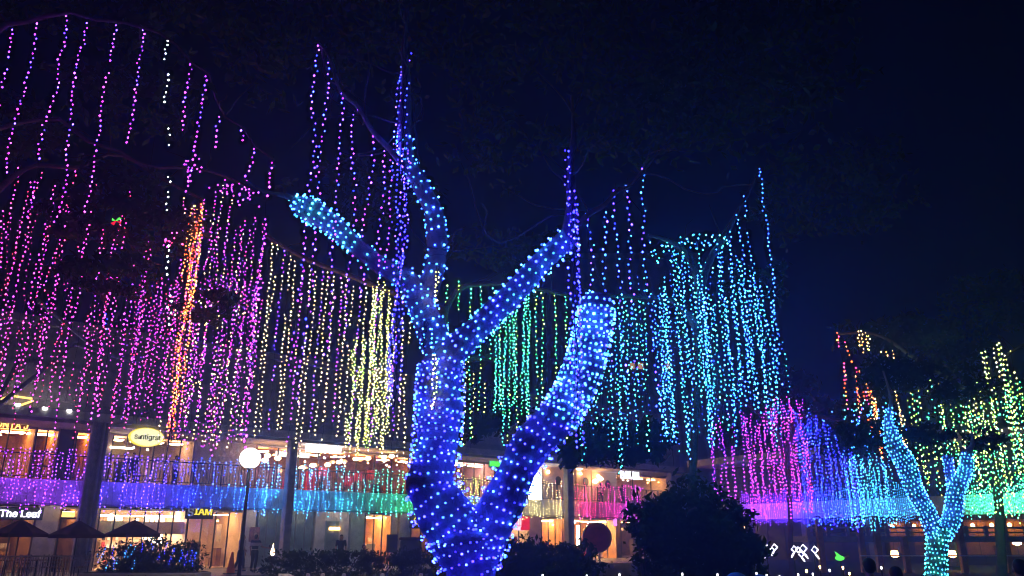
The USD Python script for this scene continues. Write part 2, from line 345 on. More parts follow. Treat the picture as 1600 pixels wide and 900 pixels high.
# columns
for u, w in ((140, 0.95), (449, 0.45), (888, 0.6), (1050, 0.5), (-200, 0.9)):
    s0 = su(u, -0.45)
    if u == 140:
        for q in range(4): put('column_pipe', fw(cyl(s0 - 0.33 + 0.22 * q, -0.42 + 0.1 * (q % 2), 0, RZ0, 0.085)), M['column'], mall)
        put('column', fbox(s0 - 0.35, s0 + 0.35, -0.3, -0.02, 0, RZ0 - .13), M['column'], mall)
    else: put('column', fw(bevel_box(s0 - w / 2, s0 + w / 2, -0.75, -0.25, 0, RZ0 - .13, 0.04)), M['column'], mall)
# steel struts of the roof canopy at the left
for (u0, v0), (u1, v1) in (((-30, 655), (118, 538)), ((-40, 690), (62, 505)), ((60, 470), (150, 545)), ((118, 538), (260, 580)), ((150, 530), (185, 490))):
    a, b = on_facade(u0, v0, -2.2), on_facade(u1, v1, -0.5)
    put('canopy_strut', fw(bar((a[0], -2.2, a[1]), (b[0], -0.5, b[1]), 0.1, 8)), M['steel'], mall)
rs = random.Random(5)
def shop(u0, u1, floor, wall, lamp, lamps=2, lw=0.5, panes=2, deep=4.5, clutter='shelf', d0=None, lamp_drop=0.16, door=False):
    z0, z1 = (0.02, FZ0 - 0.12) if floor == 0 else (FZ1 - 0.14, RZ0 - 0.13)
    d0 = d0 if d0 is not None else (1.6 if floor == 0 else 2.6)
    v = 830 if floor == 0 else 720
    s0, s1 = su(u0, d0, v), su(u1, d0, v)
    w = put('shop_room', [fbox(s0, s1, d0 + deep, d0 + deep + .1, z0, z1), fbox(s0 - .08, s0, d0, d0 + deep, z0, z1), fbox(s1, s1 + .08, d0, d0 + deep, z0, z1),
                          fbox(s0, s1, d0, d0 + deep, z0, z0 + 0.03), fbox(s0, s1, d0 + .05, d0 + deep, z1 - 0.04, z1)], M[wall], mall)
    n = max(1, panes); step = (s1 - s0) / n
    for k in range(n):
        put('pane', fbox(s0 + k * step + .03, s0 + (k + 1) * step - .03, d0 + .01, d0 + .025, z0 + 0.05, z1 - .12), M['glass'], w)
        put('mullion', fbox(s0 + k * step - .03, s0 + k * step + .03, d0 - .02, d0 + .05, z0 + .03, z1 - .1), M['dark'], w)
    put('lintel', fbox(s0, s1, d0 - .03, d0 + .06, z1 - .1, z1 - .01), M['mauve'], w)
    for k in range(lamps):
        a = s0 + (k + .5) * (s1 - s0) / lamps
        put('ceiling_lamp', fbox(a - lw, a + lw, d0 + 1.0, d0 + 1.5, z1 - lamp_drop - .07, z1 - lamp_drop), M[lamp], w)
    for k in range(int((s1 - s0) / .7)):
        if rs.random() < .7:
            a = s0 + .35 + k * .7; dd = d0 + rs.uniform(.35, 2.8); zz_ = z1 - rs.uniform(.25, .6)
            put('spotlight', fw(lathe([(0, .06), (.05, .05), (.075, -.04), (0, -.06)], (a, dd, zz_), 8)), M[rs.choice(['lamp_warm', 'lamp_peach', 'lamp_orange', 'lamp_white'])], w)
    for k in range(int((s1 - s0) / 1.6)):
        if rs.random() < .6:
            a = s0 + .5 + k * 1.6; h = z0 + rs.uniform(.9, 1.5); put('display', fbox(a, a + rs.uniform(.4, .8), d0 + .5, d0 + .9, z0 + .03, h), M[rs.choice(['brown', 'dark', 'red', 'white', 'maroon'])], w)
    L_ = s1 - s0
    if clutter == 'shelf':
        for k in range(int(L_ / 1.1)):
            a = s0 + .2 + k * 1.1; h = rs.uniform(1.2, 2.1)
            put('shelf', [fbox(a, a + .9, d0 + deep - .7, d0 + deep - .65, z0, z0 + h)] + [fbox(a, a + .9, d0 + deep - .65, d0 + deep - .2, z0 + q, z0 + q + .04) for q in np.arange(.2, h, .4)], M[rs.choice(['brown', 'cream', 'orange_wood'])], w)
            for q in np.arange(.24, h - .2, .4):
                for j in range(4): put('goods', fbox(a + .05 + j * .21, a + .05 + j * .21 + rs.uniform(.1, .18), d0 + deep - .9, d0 + deep - .72, z0 + q, z0 + q + rs.uniform(.12, .32)), M[rs.choice(['cream', 'red', 'white', 'orange_wood', 'mauve', 'dark'])], w)
    elif clutter == 'tables':
        for k in range(int(L_ / 1.3)):
            a = s0 + .5 + k * 1.3; dd = d0 + rs.uniform(.8, 3)
            put('table', [fbox(a - .35, a + .35, dd - .35, dd + .35, z0 + .72, z0 + .76), fbox(a - .04, a + .04, dd - .04, dd + .04, z0, z0 + .72)], M['brown'], w)
            put('chair', [fbox(a + .45, a + .85, dd - .2, dd + .2, z0 + .42, z0 + .47), fbox(a + .82, a + .86, dd - .2, dd + .2, z0 + .47, z0 + .95)] + [fbox(a + x, a + x + .04, dd + y, dd + y + .04, z0, z0 + .42) for x in (.46, .8) for y in (-.19, .15)], M[rs.choice(['red', 'dark', 'brown'])], w)
        put('picture', fbox(s0 + L_ * .2, s0 + L_ * .5, d0 + deep - .06, d0 + deep - .02, z0 + 1.2, z0 + 1.9), M['poster'], w)
    return w, s0, s1, d0, z0, z1
def solid(u0, u1, floor, mat, d0=None, name='wall_section', **kw):
    z0, z1 = (0.02, FZ0 + 0.3) if floor == 0 else (FZ1 - 0.14, RZ0 - 0.13)
    d0 = d0 if d0 is not None else (1.6 if floor == 0 else 2.6)
    v = 830 if floor == 0 else 720
    s0, s1 = su(u0, d0, v), su(u1, d0, v)
    return put(name, fbox(s0 + .085, s1 - .085, d0 - .02, d0 + .3, z0, z1), M[mat], mall, **kw), s0, s1, d0
# ground floor, left to right
shop(-130, 50, 0, 'brown', 'lamp_warm', 3, .35, 5, clutter='shelf')
solid(50, 92, 0, 'mauve')
shop(92, 120, 0, 'brown', 'lamp_warm', 1, .4, 1, clutter='shelf')
solid(120, 150, 0, 'mauve')
w, s0, s1, d0, z0, z1 = shop(152, 290, 0, 'cream', 'lamp_peach', 4, 1.2, 6, clutter='shelf', lamp_drop=.3)
for k, u in enumerate((233, 241, 249, 257)):
    a = su(u, d0 + 2); put('wall_light', fbox(a - .09, a + .09, d0 + 2, d0 + 2.06, 1.5 - .1 * k, 2.6), M['lamp_peach'], w)
for u in (287,): a = su(u, d0 + 1); put('wall_light', fbox(a - .06, a + .06, d0 + 1, d0 + 1.06, 1.3, 2.4), M['lamp_peach'], w)
put('bulkhead', fbox(s0, s1, d0 + .3, d0 + .5, z1 - 1.25, z1 - .62), M['cream'], w)
w, s0, s1, d0, z0, z1 = shop(292, 376, 0, 'cream', 'lamp_warm', 2, .4, 4, clutter='tables')
put('counter', fbox(s0 + 2.3, s1 - .4, d0 + 1.4, d0 + 2, z0, z0 + 1.0), M['brown'], w)
put('menu_board', fbox(s0 + 2.4, s1 - .3, d0 + 1.9, d0 + 1.98, z0 + 1.35, z0 + 2.3), M['concrete'], w)
p_, s0, s1, d0 = solid(376, 400, 0, 'white')
put('poster', fbox(s0 + .5, s0 + 1.1, d0 - .06, d0 - .02, 1.35, 2.15), M['poster'], p_)
for u0, u1 in ((400, 446), (446, 490)):
    p_, s0, s1, d0 = solid(u0, u1, 0, 'teal', name='frosted_shopfront')
    for q in (.33, .66): put('mullion', fbox(s0 + (s1 - s0) * q - .02, s0 + (s1 - s0) * q + .02, d0 - .06, d0 - .02, .05, 3.1), M['column'], p_)
    put('glazing', fbox(s0 + .1, s1 - .1, d0 - .05, d0 - .035, .1, 3.05), M['glass'], p_)
p_, s0, s1, d0 = solid(490, 546, 0, 'white', name='portal')
put('door_recess', fbox(s0 + .75, s1 - .75, d0 - .05, d0 - .02, .03, 2.55), M['teal'], p_)
put('door_glass', fbox(s0 + .8, s1 - .8, d0 - .08, d0 - .06, .05, 2.5), M['glass'], p_)
put('door_sign', fbox(s0 + 1.0, s0 + 1.7, d0 - .1, d0 - .085, 2.02, 2.16), M['lamp_orange'], p_)
solid(546, 570, 0, 'teal', name='frosted_shopfront')
shop(570, 610, 0, 'orange_wood', 'lamp_shop', 3, .45, 3, clutter='tables')
solid(610, 622, 0, 'cream'); solid(622, 642, 0, 'concrete')
shop(642, 672, 0, 'brown', 'lamp_warm', 2, .3, 2, clutter='tables')
solid(672, 795, 0, 'teal', name='frosted_shopfront')
shop(795, 826, 0, 'cream', 'lamp_peach', 2, .4, 2, clutter='shelf')
solid(826, 846, 0, 'pink')
shop(846, 878, 0, 'orange_wood', 'lamp_shop', 2, .6, 3, clutter='shelf')
w, s0, s1, d0, z0, z1 = shop(892, 962, 0, 'orange_wood', 'lamp_shop', 5, .9, 5, clutter='tables')
for u in (903, 919, 950): a = su(u, d0 + 1.5); put('wall_light', fbox(a - .2, a + .2, d0 + 1.5, d0 + 1.56, .9, 2.5), M['lamp_peach'], w)
put('purple_light', fbox(s1 - .3, s1 - .05, d0 - .2, d0 - .1, 2.5, 3.0), M['neon_purple'], w)
shop(970, 1068, 0, 'brown', 'lamp_orange', 2, .3, 4, clutter='tables')
# upper floor
shop(-130, 48, 1, 'orange_wood', 'lamp_warm', 3, .5, 4, clutter='tables')
w, s0, s1, d0, z0, z1 = shop(50, 84, 1, 'orange_wood', 'lamp_warm', 2, .4, 2, clutter='shelf')
put('transom', [fbox(s0, s1, d0 - .03, d0 + .04, z0 + q, z0 + q + .06) for q in (.9, 1.6)], M['dark'], w)
solid(84, 114, 1, 'dark')
shop(114, 140, 1, 'orange_wood', 'lamp_orange', 2, .3, 1, clutter='shelf')
solid(140, 172, 1, 'mauve')
w, s0, s1, d0, z0, z1 = shop(172, 300, 1, 'mauve', 'lamp_warm', 4, .3, 6, clutter='tables')
a = su(176, d0 - .05, 677); put('tube_light', fbox(a, a + 1.1, d0 - .12, d0 - .05, 6.05, 6.15), M['lamp_peach'], w)
p_, s0, s1, d0 = solid(300, 400, 1, 'mauve')
put('door', fbox(s0 + 2.9, s0 + 3.7, d0 - .06, d0 - .025, FZ1, FZ1 + 2.05), M['brown'], p_)
w, s0, s1, d0, z0, z1 = shop(400, 664, 1, 'orange_wood', 'lamp_warm', 7, .35, 9, clutter='tables', deep=6, lamp_drop=.2)
for k, (u, v) in enumerate(((418, 712), (414, 719), (434, 716), (472, 731), (489, 727), (512, 726), (530, 722), (556, 717), (575, 716), (600, 714), (612, 713))):
    s, z = on_facade(u, v, 1.2); put('pendant_lamp', fw(lathe([(0, .12), (.12, .1), (.2, 0), (.12, -.1), (0, -.12)], (s, 1.2, z), 10)), M['lamp_warm'], w)
for u0, u1, v in ((479, 511, 701), (512, 533, 703)):
    a, z = on_facade(u0, v, .6); b, _ = on_facade(u1, v, .6); put('light_box', fbox(a, b, .6, .75, z - .16, z + .16), M['lamp_white'], w)
for u, v in ((505, 738), (560, 745), (545, 752), (580, 742)):
    a, z = on_facade(u, v, 2.2); put('red_cushion', fw(bevel_box(a - .3, a + .3, 2.2, 2.3, z - .3, z + .3, .05)), M['red'], w)
solid(664, 690, 1, 'mauve')
w, s0, s1, d0, z0, z1 = shop(692, 772, 1, 'pink', 'lamp_peach', 3, .5, 5, clutter='shelf')
solid(772, 824, 1, 'brown')
p_, s0, s1, d0 = solid(824, 846, 1, 'white')
put('light_box', fbox(s0 + .2, s1 - .3, d0 - .2, d0 - .05, FZ1 + .1, 6.2), M['lamp_white'], p_)
def gable(u0, u1, vt):   # a shop front with a stepped cream gable
    d_ = 2.2; a, zt = on_facade(u0, vt, d_); b, _ = on_facade(u1, vt, d_); wd = b - a
    w = put('gable_front', [fbox(a, b, d_, d_ + .3, FZ1 - .1, zt - .6)] + [fbox(a + wd * q, b - wd * q, d_, d_ + .3, zt - .6 + h * .2 + .002, zt - .4 + h * .2) for h, q in enumerate((.08, .2, .34))], M['cream'], mall)
    put('cornice', fbox(a - .05, b + .05, d_ - .08, d_ - .003, zt - .95, zt - .85), M['white'], w)
    put('round_window', fw((lambda v, f: (v[:, [0, 2, 1]] + (0, d_ - .04, 0), f))(*lathe([(0, .02), (.3, .02), (.34, 0), (.3, -.02), (0, -.02)], (a + wd * .62, zt - 1.9, 0), 14))), M['dark'], w)
    put('wall_lamp', fw(lathe([(0, .14), (.1, .08), (.13, -.08), (0, -.12)], (a + wd * .2, d_ - .15, zt - 1.3), 8)), M['lamp_warm'], w)
gable(846, 886, 710); gable(900, 922, 714); gable(924, 962, 718)
w, s0, s1, d0, z0, z1 = shop(894, 1042, 1, 'cream', 'lamp_warm', 7, .3, 5, clutter='tables', d0=3.2)
for u, v in ((930, 752), (938, 748), (905, 732)):
    a, z = on_facade(u, v, 1.6); put('pendant_lamp', fw(lathe([(0, .2), (.2, .1), (.26, -.05), (0, -.2)], (a, 1.6, z), 10)), M['lamp_warm'], w)
solid(1042, 1074, 1, 'mauve')
# lamps along the roof edge
for u, v in ((28, 632), (70, 638), (108, 642)):
    a, z = on_facade(u, v, -.3); put('roof_lamp', fw(lathe([(0, .06), (.1, .05), (.12, -.04), (0, -.06)], (a, -.3, z), 8)), M['lamp_white'], mall)
for u0, v0, u1, v1 in ((2, 624, 20, 617), (30, 634, 52, 626), (22, 619, 50, 623)):
    a, b = on_facade(u0, v0, .2), on_facade(u1, v1, .2); put('roof_beam_light', fw(bar((a[0], .2, a[1]), (b[0], .2, b[1]), .05)), M['neon_orange'], mall)

# ---- signs
def letters(text, u0, u1, v, off, base=None, bold=True, depth=.06, ratio=None):
    """Raised lettering that spans the photo's pixels u0..u1, its middle at v, on the facade."""
    m = meshkit.text_mesh(text, 1.0, 0.1, bold); b = m.bounds
    (sa, z), (sb, _) = on_facade(u0, v, off, base), on_facade(u1, v, off, base)
    k = (sb - sa) / (b[1, 0] - b[0, 0]); kh = k if ratio is None else ratio
    v_ = np.asarray(m.vertices) - [b[0, 0], (b[0, 1] + b[1, 1]) / 2, 0]
    q = np.stack([sa + v_[:, 0] * k, off - v_[:, 2] / 0.1 * depth, z + v_[:, 1] * kh], 1)
    return fw((q, np.asarray(m.faces)), base)
def board(u0, u1, v0, v1, off, th=.1, base=None):
    (sa, za), (sb, _) = on_facade(u0, (v0 + v1) / 2, off, base), on_facade(u1, (v0 + v1) / 2, off, base)
    um = (u0 + u1) / 2; z0, z1 = on_facade(um, v1, off, base)[1], on_facade(um, v0, off, base)[1]
    return fw(bevel_box(sa, sb, off, off + th, z0, z1, .02), base)
t = thing('shop_sign', 'white glowing script sign "& The Leaf" above the café umbrellas', 'sign')
put('backing', board(-60, 68, 792, 812, 1.3, .1), M['dark'], t); put('lettering', letters('Bean & The Leaf', -58, 64, 801, 1.28), M['neon_white'], t)
t = thing('shop_sign', 'orange glowing letter sign on the upper floor at the left edge', 'sign')
put('backing', board(-50, 47, 648, 668, 2.1, .1), M['brown'], t); put('lettering', letters('CAFE ONTA J', -48, 45, 659, 2.08), M['neon_orange'], t)
put('underline', board(14, 40, 666, 668, 2.05, .03), M['red'], t)
t = thing('shop_sign', 'oval cream glowing sign reading Santigrst below the roof edge', 'sign')
(sc_, zc_) = on_facade(230, 683, -.5); (se_, _) = on_facade(256, 683, -.5); rx = se_ - sc_; rz = on_facade(230, 669, -.5)[1] - zc_
ang = np.linspace(0, 2 * np.pi, 40, endpoint=False)
def oval(k, d0, d1):
    v = np.array([(sc_ + rx * k * math.cos(a), dd, zc_ + rz * k * math.sin(a)) for dd in (d0, d1) for a in ang] + [(sc_, d0, zc_), (sc_, d1, zc_)]); n = 40; f = []
    for i in range(n): j = (i + 1) % n; f += [(i, j, n + j), (i, n + j, n + i), (80, j, i), (81, n + i, n + j)]
    return fw((v, np.array(f)))
put('rim', oval(1.06, -.45, -.3), M['neon_yellow'], t); put('face', oval(.97, -.5, -.451), M['sign_cream'], t)
put('lettering', letters('Sa', 210, 220, 682, -.503, depth=.02), M['letter_brown'], t); put('lettering', letters('ntigrst', 220, 251, 683, -.503, depth=.02), M['letter_green'], t)
t = thing('shop_sign', 'black sign reading SIAM with a dim S and yellow letters', 'sign')
put('board', board(290, 334, 790, 811, 1.2, .1), M['dark'], t); put('dim_letter', letters('S', 293, 302, 800, 1.19), M['neon_dim'], t); put('lettering', letters('IAM', 304, 331, 799, 1.19), M['neon_yellow'], t)
t = thing('shop_sign', 'red box sign reading sami Sushi Bar beside the big trunk', 'sign')
put('box', board(776, 828, 802, 828, 1.1, .4), M['neon_red'], t); put('lettering', letters('Isami', 778, 814, 813, 1.08), M['neon_pinkwhite'], t); put('small_lettering', letters('Sushi Bar', 779, 814, 824, 1.08), M['neon_pinkwhite'], t)
t = thing('shop_sign', 'small red plaque by the door under the red box sign', 'sign')
put('plaque', board(800, 808, 838, 848, 1.3, .06), M['red'], t)
t = thing('shop_sign', 'dark sign with a yellow neon ring left of the big trunk', 'sign')
put('board', board(641, 672, 802, 826, 1.2, .1), M['dark'], t)
a, z = on_facade(662, 813, 1.15); ring = [(a + .75 * math.cos(q), 1.15, z + .33 * math.sin(q)) for q in np.linspace(.6, 5.6, 26)]
put('neon_ring', fw(tube(ring, .035, 6)), M['neon_yellow'], t); put('glowing_panel', board(659, 670, 809, 817, 1.12, .05), M['neon_pinkwhite'], t)
t = thing('shop_sign', 'white glowing script sign on the upper floor behind the dark foliage', 'sign')
put('lettering', letters('Mull', 969, 999, 738, 1.0), M['neon_white'], t); put('mount', board(969, 999, 744, 746, 1.06, .06), M['dark'], t)
t = thing('shop_sign', 'green glowing sign between the two big limbs', 'sign')
put('panel', board(766, 786, 711, 729, 1.4, .1), M['neon_green'], t); put('frame', board(764, 788, 709, 731, 1.52, .06), M['dark'], t)
t = thing('shop_sign', 'orange lit board sign beside the left column', 'sign')
put('panel', board(97, 117, 800, 808, 1.2, .08), M['neon_orange'], t); put('shelf', board(95, 119, 808, 811, 1.15, .2), M['dark'], t)
t = thing('shop_sign', 'small white lettered sign inside the bright shop left of SIAM', 'sign')
put('lettering', letters('es Pres', 168, 191, 810, 2.6), M['lamp_peach'], t); put('board', board(167, 192, 813, 825, 2.65, .06), M['mauve'], t)

# ---- balcony icicle lights
rng = random.Random(11)
stops = [(-160, 'magenta'), (0, 'violet'), (100, 'violet'), (160, 'indigo'), (240, 'indigo'), (290, 'royal'), (340, 'azure'), (380, 'sky'), (450, 'cyan'), (520, 'cyan'), (570, 'teal'), (620, 'mint'), (660, 'green'), (720, 'lime'), (760, 'yellow'), (800, 'cream'), (860, 'cream'), (884, 'warm'), (892, 'rose'), (960, 'pink'), (1010, 'magenta')]
us = np.array([s[0] for s in stops], float); cs = np.array([C[s[1]] for s in stops])
def balcony_colour(u): return np.array([np.interp(u, us, cs[:, k]) for k in range(3)])
secs = [(-120, 132, 'violet'), (150, 290, 'blue violet'), (290, 440, 'bright azure'), (456, 560, 'turquoise'), (560, 662, 'green'), (716, 880, 'cream and pale yellow'), (896, 1004, 'red and pink')]
lab = {0: 'left of the left column', 1: 'right of the left column', 2: 'behind the white globe lamp', 3: 'right of the thin pole', 4: 'left of the big trunk', 5: 'between the big limbs', 6: 'right of the right column'}
for i, (u0, u1, cn) in enumerate(secs):
    t = thing('icicle_light_curtain', f'{cn} icicle lights hanging over the balcony rail {lab[i]}', 'icicle lights')
    a, b = su(u0, -.1, 740), su(u1, -.1, 740)
    put('wire', fw(tube([(s, -.06, RT + .12 + .03 * math.sin(s * 3)) for s in np.linspace(a, b, 40)], .008, 4)), M['cable'], t)
    u = u0
    while u < u1:
        s = su(u, -.15, 740); zt = RT + rng.uniform(0, .28); zb = FZ0 - rng.uniform(.1, .55)
        z = zt; bl = Bulbs(); dx = 0; hole = 0; br = math.exp(rng.gauss(-.1, .35))
        wire = [(s, -.16, zt + .1)]
        while z > zb:
            dx = dx * .85 + rng.gauss(0, .03)
            if hole > 0: hole -= 1
            elif rng.random() < .08: hole = rng.randint(1, 3)
            else:
                q = P0 + D * (s + dx) + N * (-.22 + rng.uniform(-.05, .05))
                bl.add((q[0], q[1], z), .034 * rng.uniform(.7, 1.2), balcony_colour(u + rng.gauss(0, 12)) * 6.0 * br * math.exp(rng.gauss(-.2, .4)))
            wire.append((s + dx, -.2, z)); z -= rng.uniform(.12, .22)
        if bl.p:
            d_ = bl.build(t, 'light_drop')
            put('wire', fw(tube(wire[::3] + [wire[-1]], .005, 3, cap=False)), M['cable'], d_)
        u += rng.uniform(4.5, 9.5) if u < 690 else rng.uniform(3, 6)
# a few extra bright drop bundles on the balcony, under the globe lamp

# ================================================================== the big wrapped tree
rng = random.Random(3)
Y = 10.0
big = thing('wrapped_tree', 'big forked tree in the foreground wrapped in blue light strings', 'tree')
trunk_c, m_ = limb([(742, 1085, 96, Y), (738, 960, 88, Y), (735, 895, 88, Y), (731, 865, 102, Y), (729, 845, 112, Y), (729, 828, 84, Y), (730, 806, 40, Y)], n=40, sides=24, seed=1)
put('trunk', m_, M['bark'], big, smooth=True)
def branch(pts, n=30, sides=14, seed=0, mat='bark', parent=None, name='branch', **kw):
    c, m_ = limb(pts, n=n, sides=sides, seed=seed); return c, put(name, m_, M[mat], parent, smooth=True, **kw)
LL, _ = branch([(726, 884, 56, Y + .1), (715, 838, 88, Y + .03), (690, 795, 92, Y), (676, 755, 76, Y), (680, 715, 70, Y + .05), (684, 670, 70, Y + .1), (687, 620, 70, Y + .15), (689, 580, 68, Y + .2), (690, 562, 56, Y + .22)], 50, 22, 2, parent=big)
RR, _ = branch([(737, 888, 56, Y + .1), (750, 850, 82, Y + .03), (778, 795, 66, Y - .05), (808, 735, 62, Y - .1), (842, 685, 62, Y - .15), (880, 640, 58, Y - .2), (906, 590, 56, Y - .25), (922, 535, 55, Y - .3), (930, 495, 54, Y - .35), (934, 474, 48, Y - .37), (936, 462, 32, Y - .37)], 60, 22, 3, parent=big)
LU, _ = branch([(692, 590, 50, Y + .25), (684, 540, 44, Y + .35), (664, 490, 42, Y + .45), (650, 452, 38, Y + .5)], 24, 16, 4, parent=big)
LC, _ = branch([(652, 470, 40, Y + .5), (640, 440, 34, Y + .5), (604, 420, 30, Y + .4), (560, 388, 27, Y + .3), (525, 356, 31, Y + .2), (484, 328, 38, Y + .1), (470, 320, 30, Y + .1), (452, 308, 9, Y + .05), (415, 300, 5, Y), (380, 280, 3, Y - .1)], 40, 16, 5, parent=big)
LS, _ = branch([(655, 470, 36, Y + .5), (672, 440, 32, Y + .6), (684, 395, 30, Y + .7), (678, 335, 28, Y + .75), (655, 285, 26, Y + .7), (636, 250, 24, Y + .65), (632, 200, 22, Y + .6), (634, 140, 18, Y + .55), (632, 70, 10, Y + .5), (636, 10, 5, Y + .5)], 60, 14, 6, parent=big)
RL, _ = branch([(692, 560, 50, Y + .2), (712, 545, 40, Y), (740, 520, 36, Y - .1), (795, 465, 36, Y - .3), (850, 408, 36, Y - .5), (895, 366, 34, Y - .7)], 40, 14, 7, parent=big)
RU, _ = branch([(888, 372, 24, Y - .7), (893, 320, 18, Y - .7), (892, 260, 12, Y - .75), (896, 200, 6, Y - .8), (893, 150, 4, Y - .8)], 24, 10, 8, parent=big)
BL, _ = branch([(640, 270, 12, Y + .6), (610, 235, 8, Y + .45), (582, 205, 7, Y + .3), (557, 164, 6, Y + .2), (534, 146, 5.5, Y + .1), (513, 84, 5, Y), (496, 66, 4, Y)], 30, 8, 9, parent=big)
BR, _ = branch([(892, 372, 14, Y - .7), (918, 336, 8, Y - .5), (942, 322, 7, Y - .3), (966, 297, 6, Y), (984, 290, 5, Y + .2), (1006, 262, 4, Y + .3)], 24, 8, 10, parent=big)
put('twigs', twigs([BL[k][:3] for k in (5, 12, 20, 28)] + [BR[k][:3] for k in (6, 14, 22)] + [LS[k][:3] for k in (25, 35, 45, 55)] + [RU[k][:3] for k in (10, 20)] + [at(690, 390, Y + .6), at(780, 380, Y)], rng, 1.3, .012, 3), M['leaf_wood'], big, kind='stuff')
crown_blobs = []
for u, v, yy, rr, sh in ((560, -60, 10, 2.2, 1), (760, -120, 11, 2.6, 1.2), (960, -20, 10, 2.2, 1), (1150, 120, 11, 2.0, .8), (690, 140, 13, 1.6, .3), (1010, 180, 12, 1.5, .4), (420, 60, 11, 1.4, .4), (800, 230, 14, 1.2, .2)):
    p = at(u, v, yy); crown_blobs.append((*p, rr, rr, rr * .6, sh))
put('crown', leaves(crown_blobs, 9000, .10, rng), M['leaf'], big)
lt = thing('tree_light_wrap', 'royal blue light string wound round the lower trunk of the big forked tree', 'light string')
wrap(trunk_c[12:], .125, .088, .0165, ['royal', 'blue', 'royal', 'deep'], lt, rng, ICO)
lt = thing('tree_light_wrap', 'royal blue light string wound round the thick left limb of the big tree', 'light string')
wrap(LL, .13, .09, .017, ['royal', 'blue', 'azure'], lt, rng, ICO)
wrap(LL[24:], .17, .09, .017, ['azure', 'royal', 'sky'], lt, rng, ICO)
lt = thing('tree_light_wrap', 'royal blue light string wound round the thick right limb of the big tree', 'light string')
wrap(RR, .135, .092, .0175, ['royal', 'blue', 'azure'], lt, rng, ICO)
RRw = RR; wrap(RRw[len(RRw) * 55 // 100:], .09, .08, .019, ['azure', 'sky', 'sky'], lt, rng, ICO)
lt = thing('tree_light_wrap', 'pale azure light string on the stubby upper left branch of the big tree', 'light string')
wrap(LC[15:31], .10, .085, .0175, ['sky', 'cyan', 'sky'], lt, rng, ICO); wrap(LC[:15], .2, .12, .017, ['azure', 'sky'], lt, rng, ICO, gap=.05)
lt = thing('tree_light_wrap', 'azure light string loosely wound round the S shaped branch of the big tree', 'light string')
wrap(LS[4:34], .15, .12, .018, ['azure', 'sky'], lt, rng, ICO, gap=.05); wrap(LU, .16, .1, .018, ['azure', 'sky'], lt, rng, ICO)
lt = thing('tree_light_wrap', 'azure light string wound round the thin branch rising to the right', 'light string')
wrap(RL, .12, .095, .018, ['azure', 'sky', 'royal'], lt, rng, ICO)
def bundle(label, u, v0, v1, y, wpx, n, cols, seed, r=.017, spacing=.08):
    """Several strings hanging together as one thick rope."""
    rg = random.Random(seed); t = thing('light_rope', label, 'light string'); p = at(u, v0, y); z1 = zv(v1, y); sc = y / ray(u, 450)[1] / F
    put('wire', [tube([(p[0] + rg.gauss(0, .02), y + rg.gauss(0, .02), z) for z in np.linspace(p[2] + .1, z1, 14)], .004, 3) for _ in range(n)], M['cable'], t)
    b = Bulbs()
    for k in range(n):
        ox, oy = rg.uniform(-.5, .5) * wpx * sc, rg.uniform(-.5, .5) * wpx * sc; z = p[2] - rg.uniform(0, .22 if n < 6 else .9) * (k > 1)
        while z > z1 + rg.uniform(0, .4) * (k > 1):
            ox = min(max(ox + rg.gauss(0, .02), -.5 * wpx * sc), .5 * wpx * sc)
            b.add((p[0] + ox, y + oy, z), r * rg.uniform(.7, 1.15), mixc(cols, rg)); z -= spacing * rg.uniform(.75, 1.25)
    b.build(t)
bundle('loose blue strands at the top of the S shaped branch', 636, 76, 275, 10.4, 34, 6, ['blue', 'royal', 'indigo'], 43, .017, .11)
bundle('loose deep blue strands on the upright twig above the right branch', 893, 240, 372, 9.2, 26, 6, ['blue', 'deep'], 44, .016, .11)
bundle('thick deep blue rope of lights hanging straight down beside the left limb', 633, 232, 640, 9.6, 20, 5, ['blue', 'deep', 'blue', 'indigo'], 31)
bundle('thick deep blue rope of lights hanging through the end of the rising right branch', 894, 330, 702, 9.1, 18, 5, ['blue', 'deep', 'blue', 'royal'], 32)
bundle('short cream rope of lights in the fork of the left limb', 680, 555, 640, 9.75, 7, 3, ['cream', 'lime'], 33, .014, .06)
bundle('short yellow rope of lights beside the S shaped branch', 684, 425, 470, 10.2, 6, 3, ['yellow', 'cream'], 34, .014, .06)
bundle('small cyan knot of lights at the top of the left limb', 664, 512, 545, 9.8, 20, 8, ['sky', 'cyan'], 35, .015, .06)

bundle('long orange red rope of lights hanging at the left', 312, 320, 690, 15, 17, 7, ['orange', 'orange', 'rose', 'amber'], 41, .018, .075)
bundle('loose orange strands at the top of the orange red rope', 309, 325, 440, 15.2, 26, 4, ['orange', 'amber'], 42, .017, .09)

# ---- trees that carry the hanging strings
def dark_tree(label, trunk, branches, blobs, nleaf, size, seed, twig=True):
    rg = random.Random(seed); t = thing('dark_tree', label, 'tree')
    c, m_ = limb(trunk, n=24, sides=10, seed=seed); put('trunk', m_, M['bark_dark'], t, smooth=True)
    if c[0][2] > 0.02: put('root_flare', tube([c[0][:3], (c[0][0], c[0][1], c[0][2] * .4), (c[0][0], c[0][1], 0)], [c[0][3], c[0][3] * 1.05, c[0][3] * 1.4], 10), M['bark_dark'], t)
    tw = []
    for k, b in enumerate(branches):
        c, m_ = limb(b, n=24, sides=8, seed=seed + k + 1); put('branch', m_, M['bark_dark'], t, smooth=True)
        tw += [c[q][:3] for q in (8, 14, 20)]
    if twig: put('twigs', twigs(tw, rg, 1.0, .012, 2), M['leaf_wood'], t, kind='stuff')
    put('crown', leaves([(*at(u, v, y), rx, ry, rz, s) for u, v, y, rx, ry, rz, s in blobs], nleaf, size, rg), M['leaf'], t)
    return t
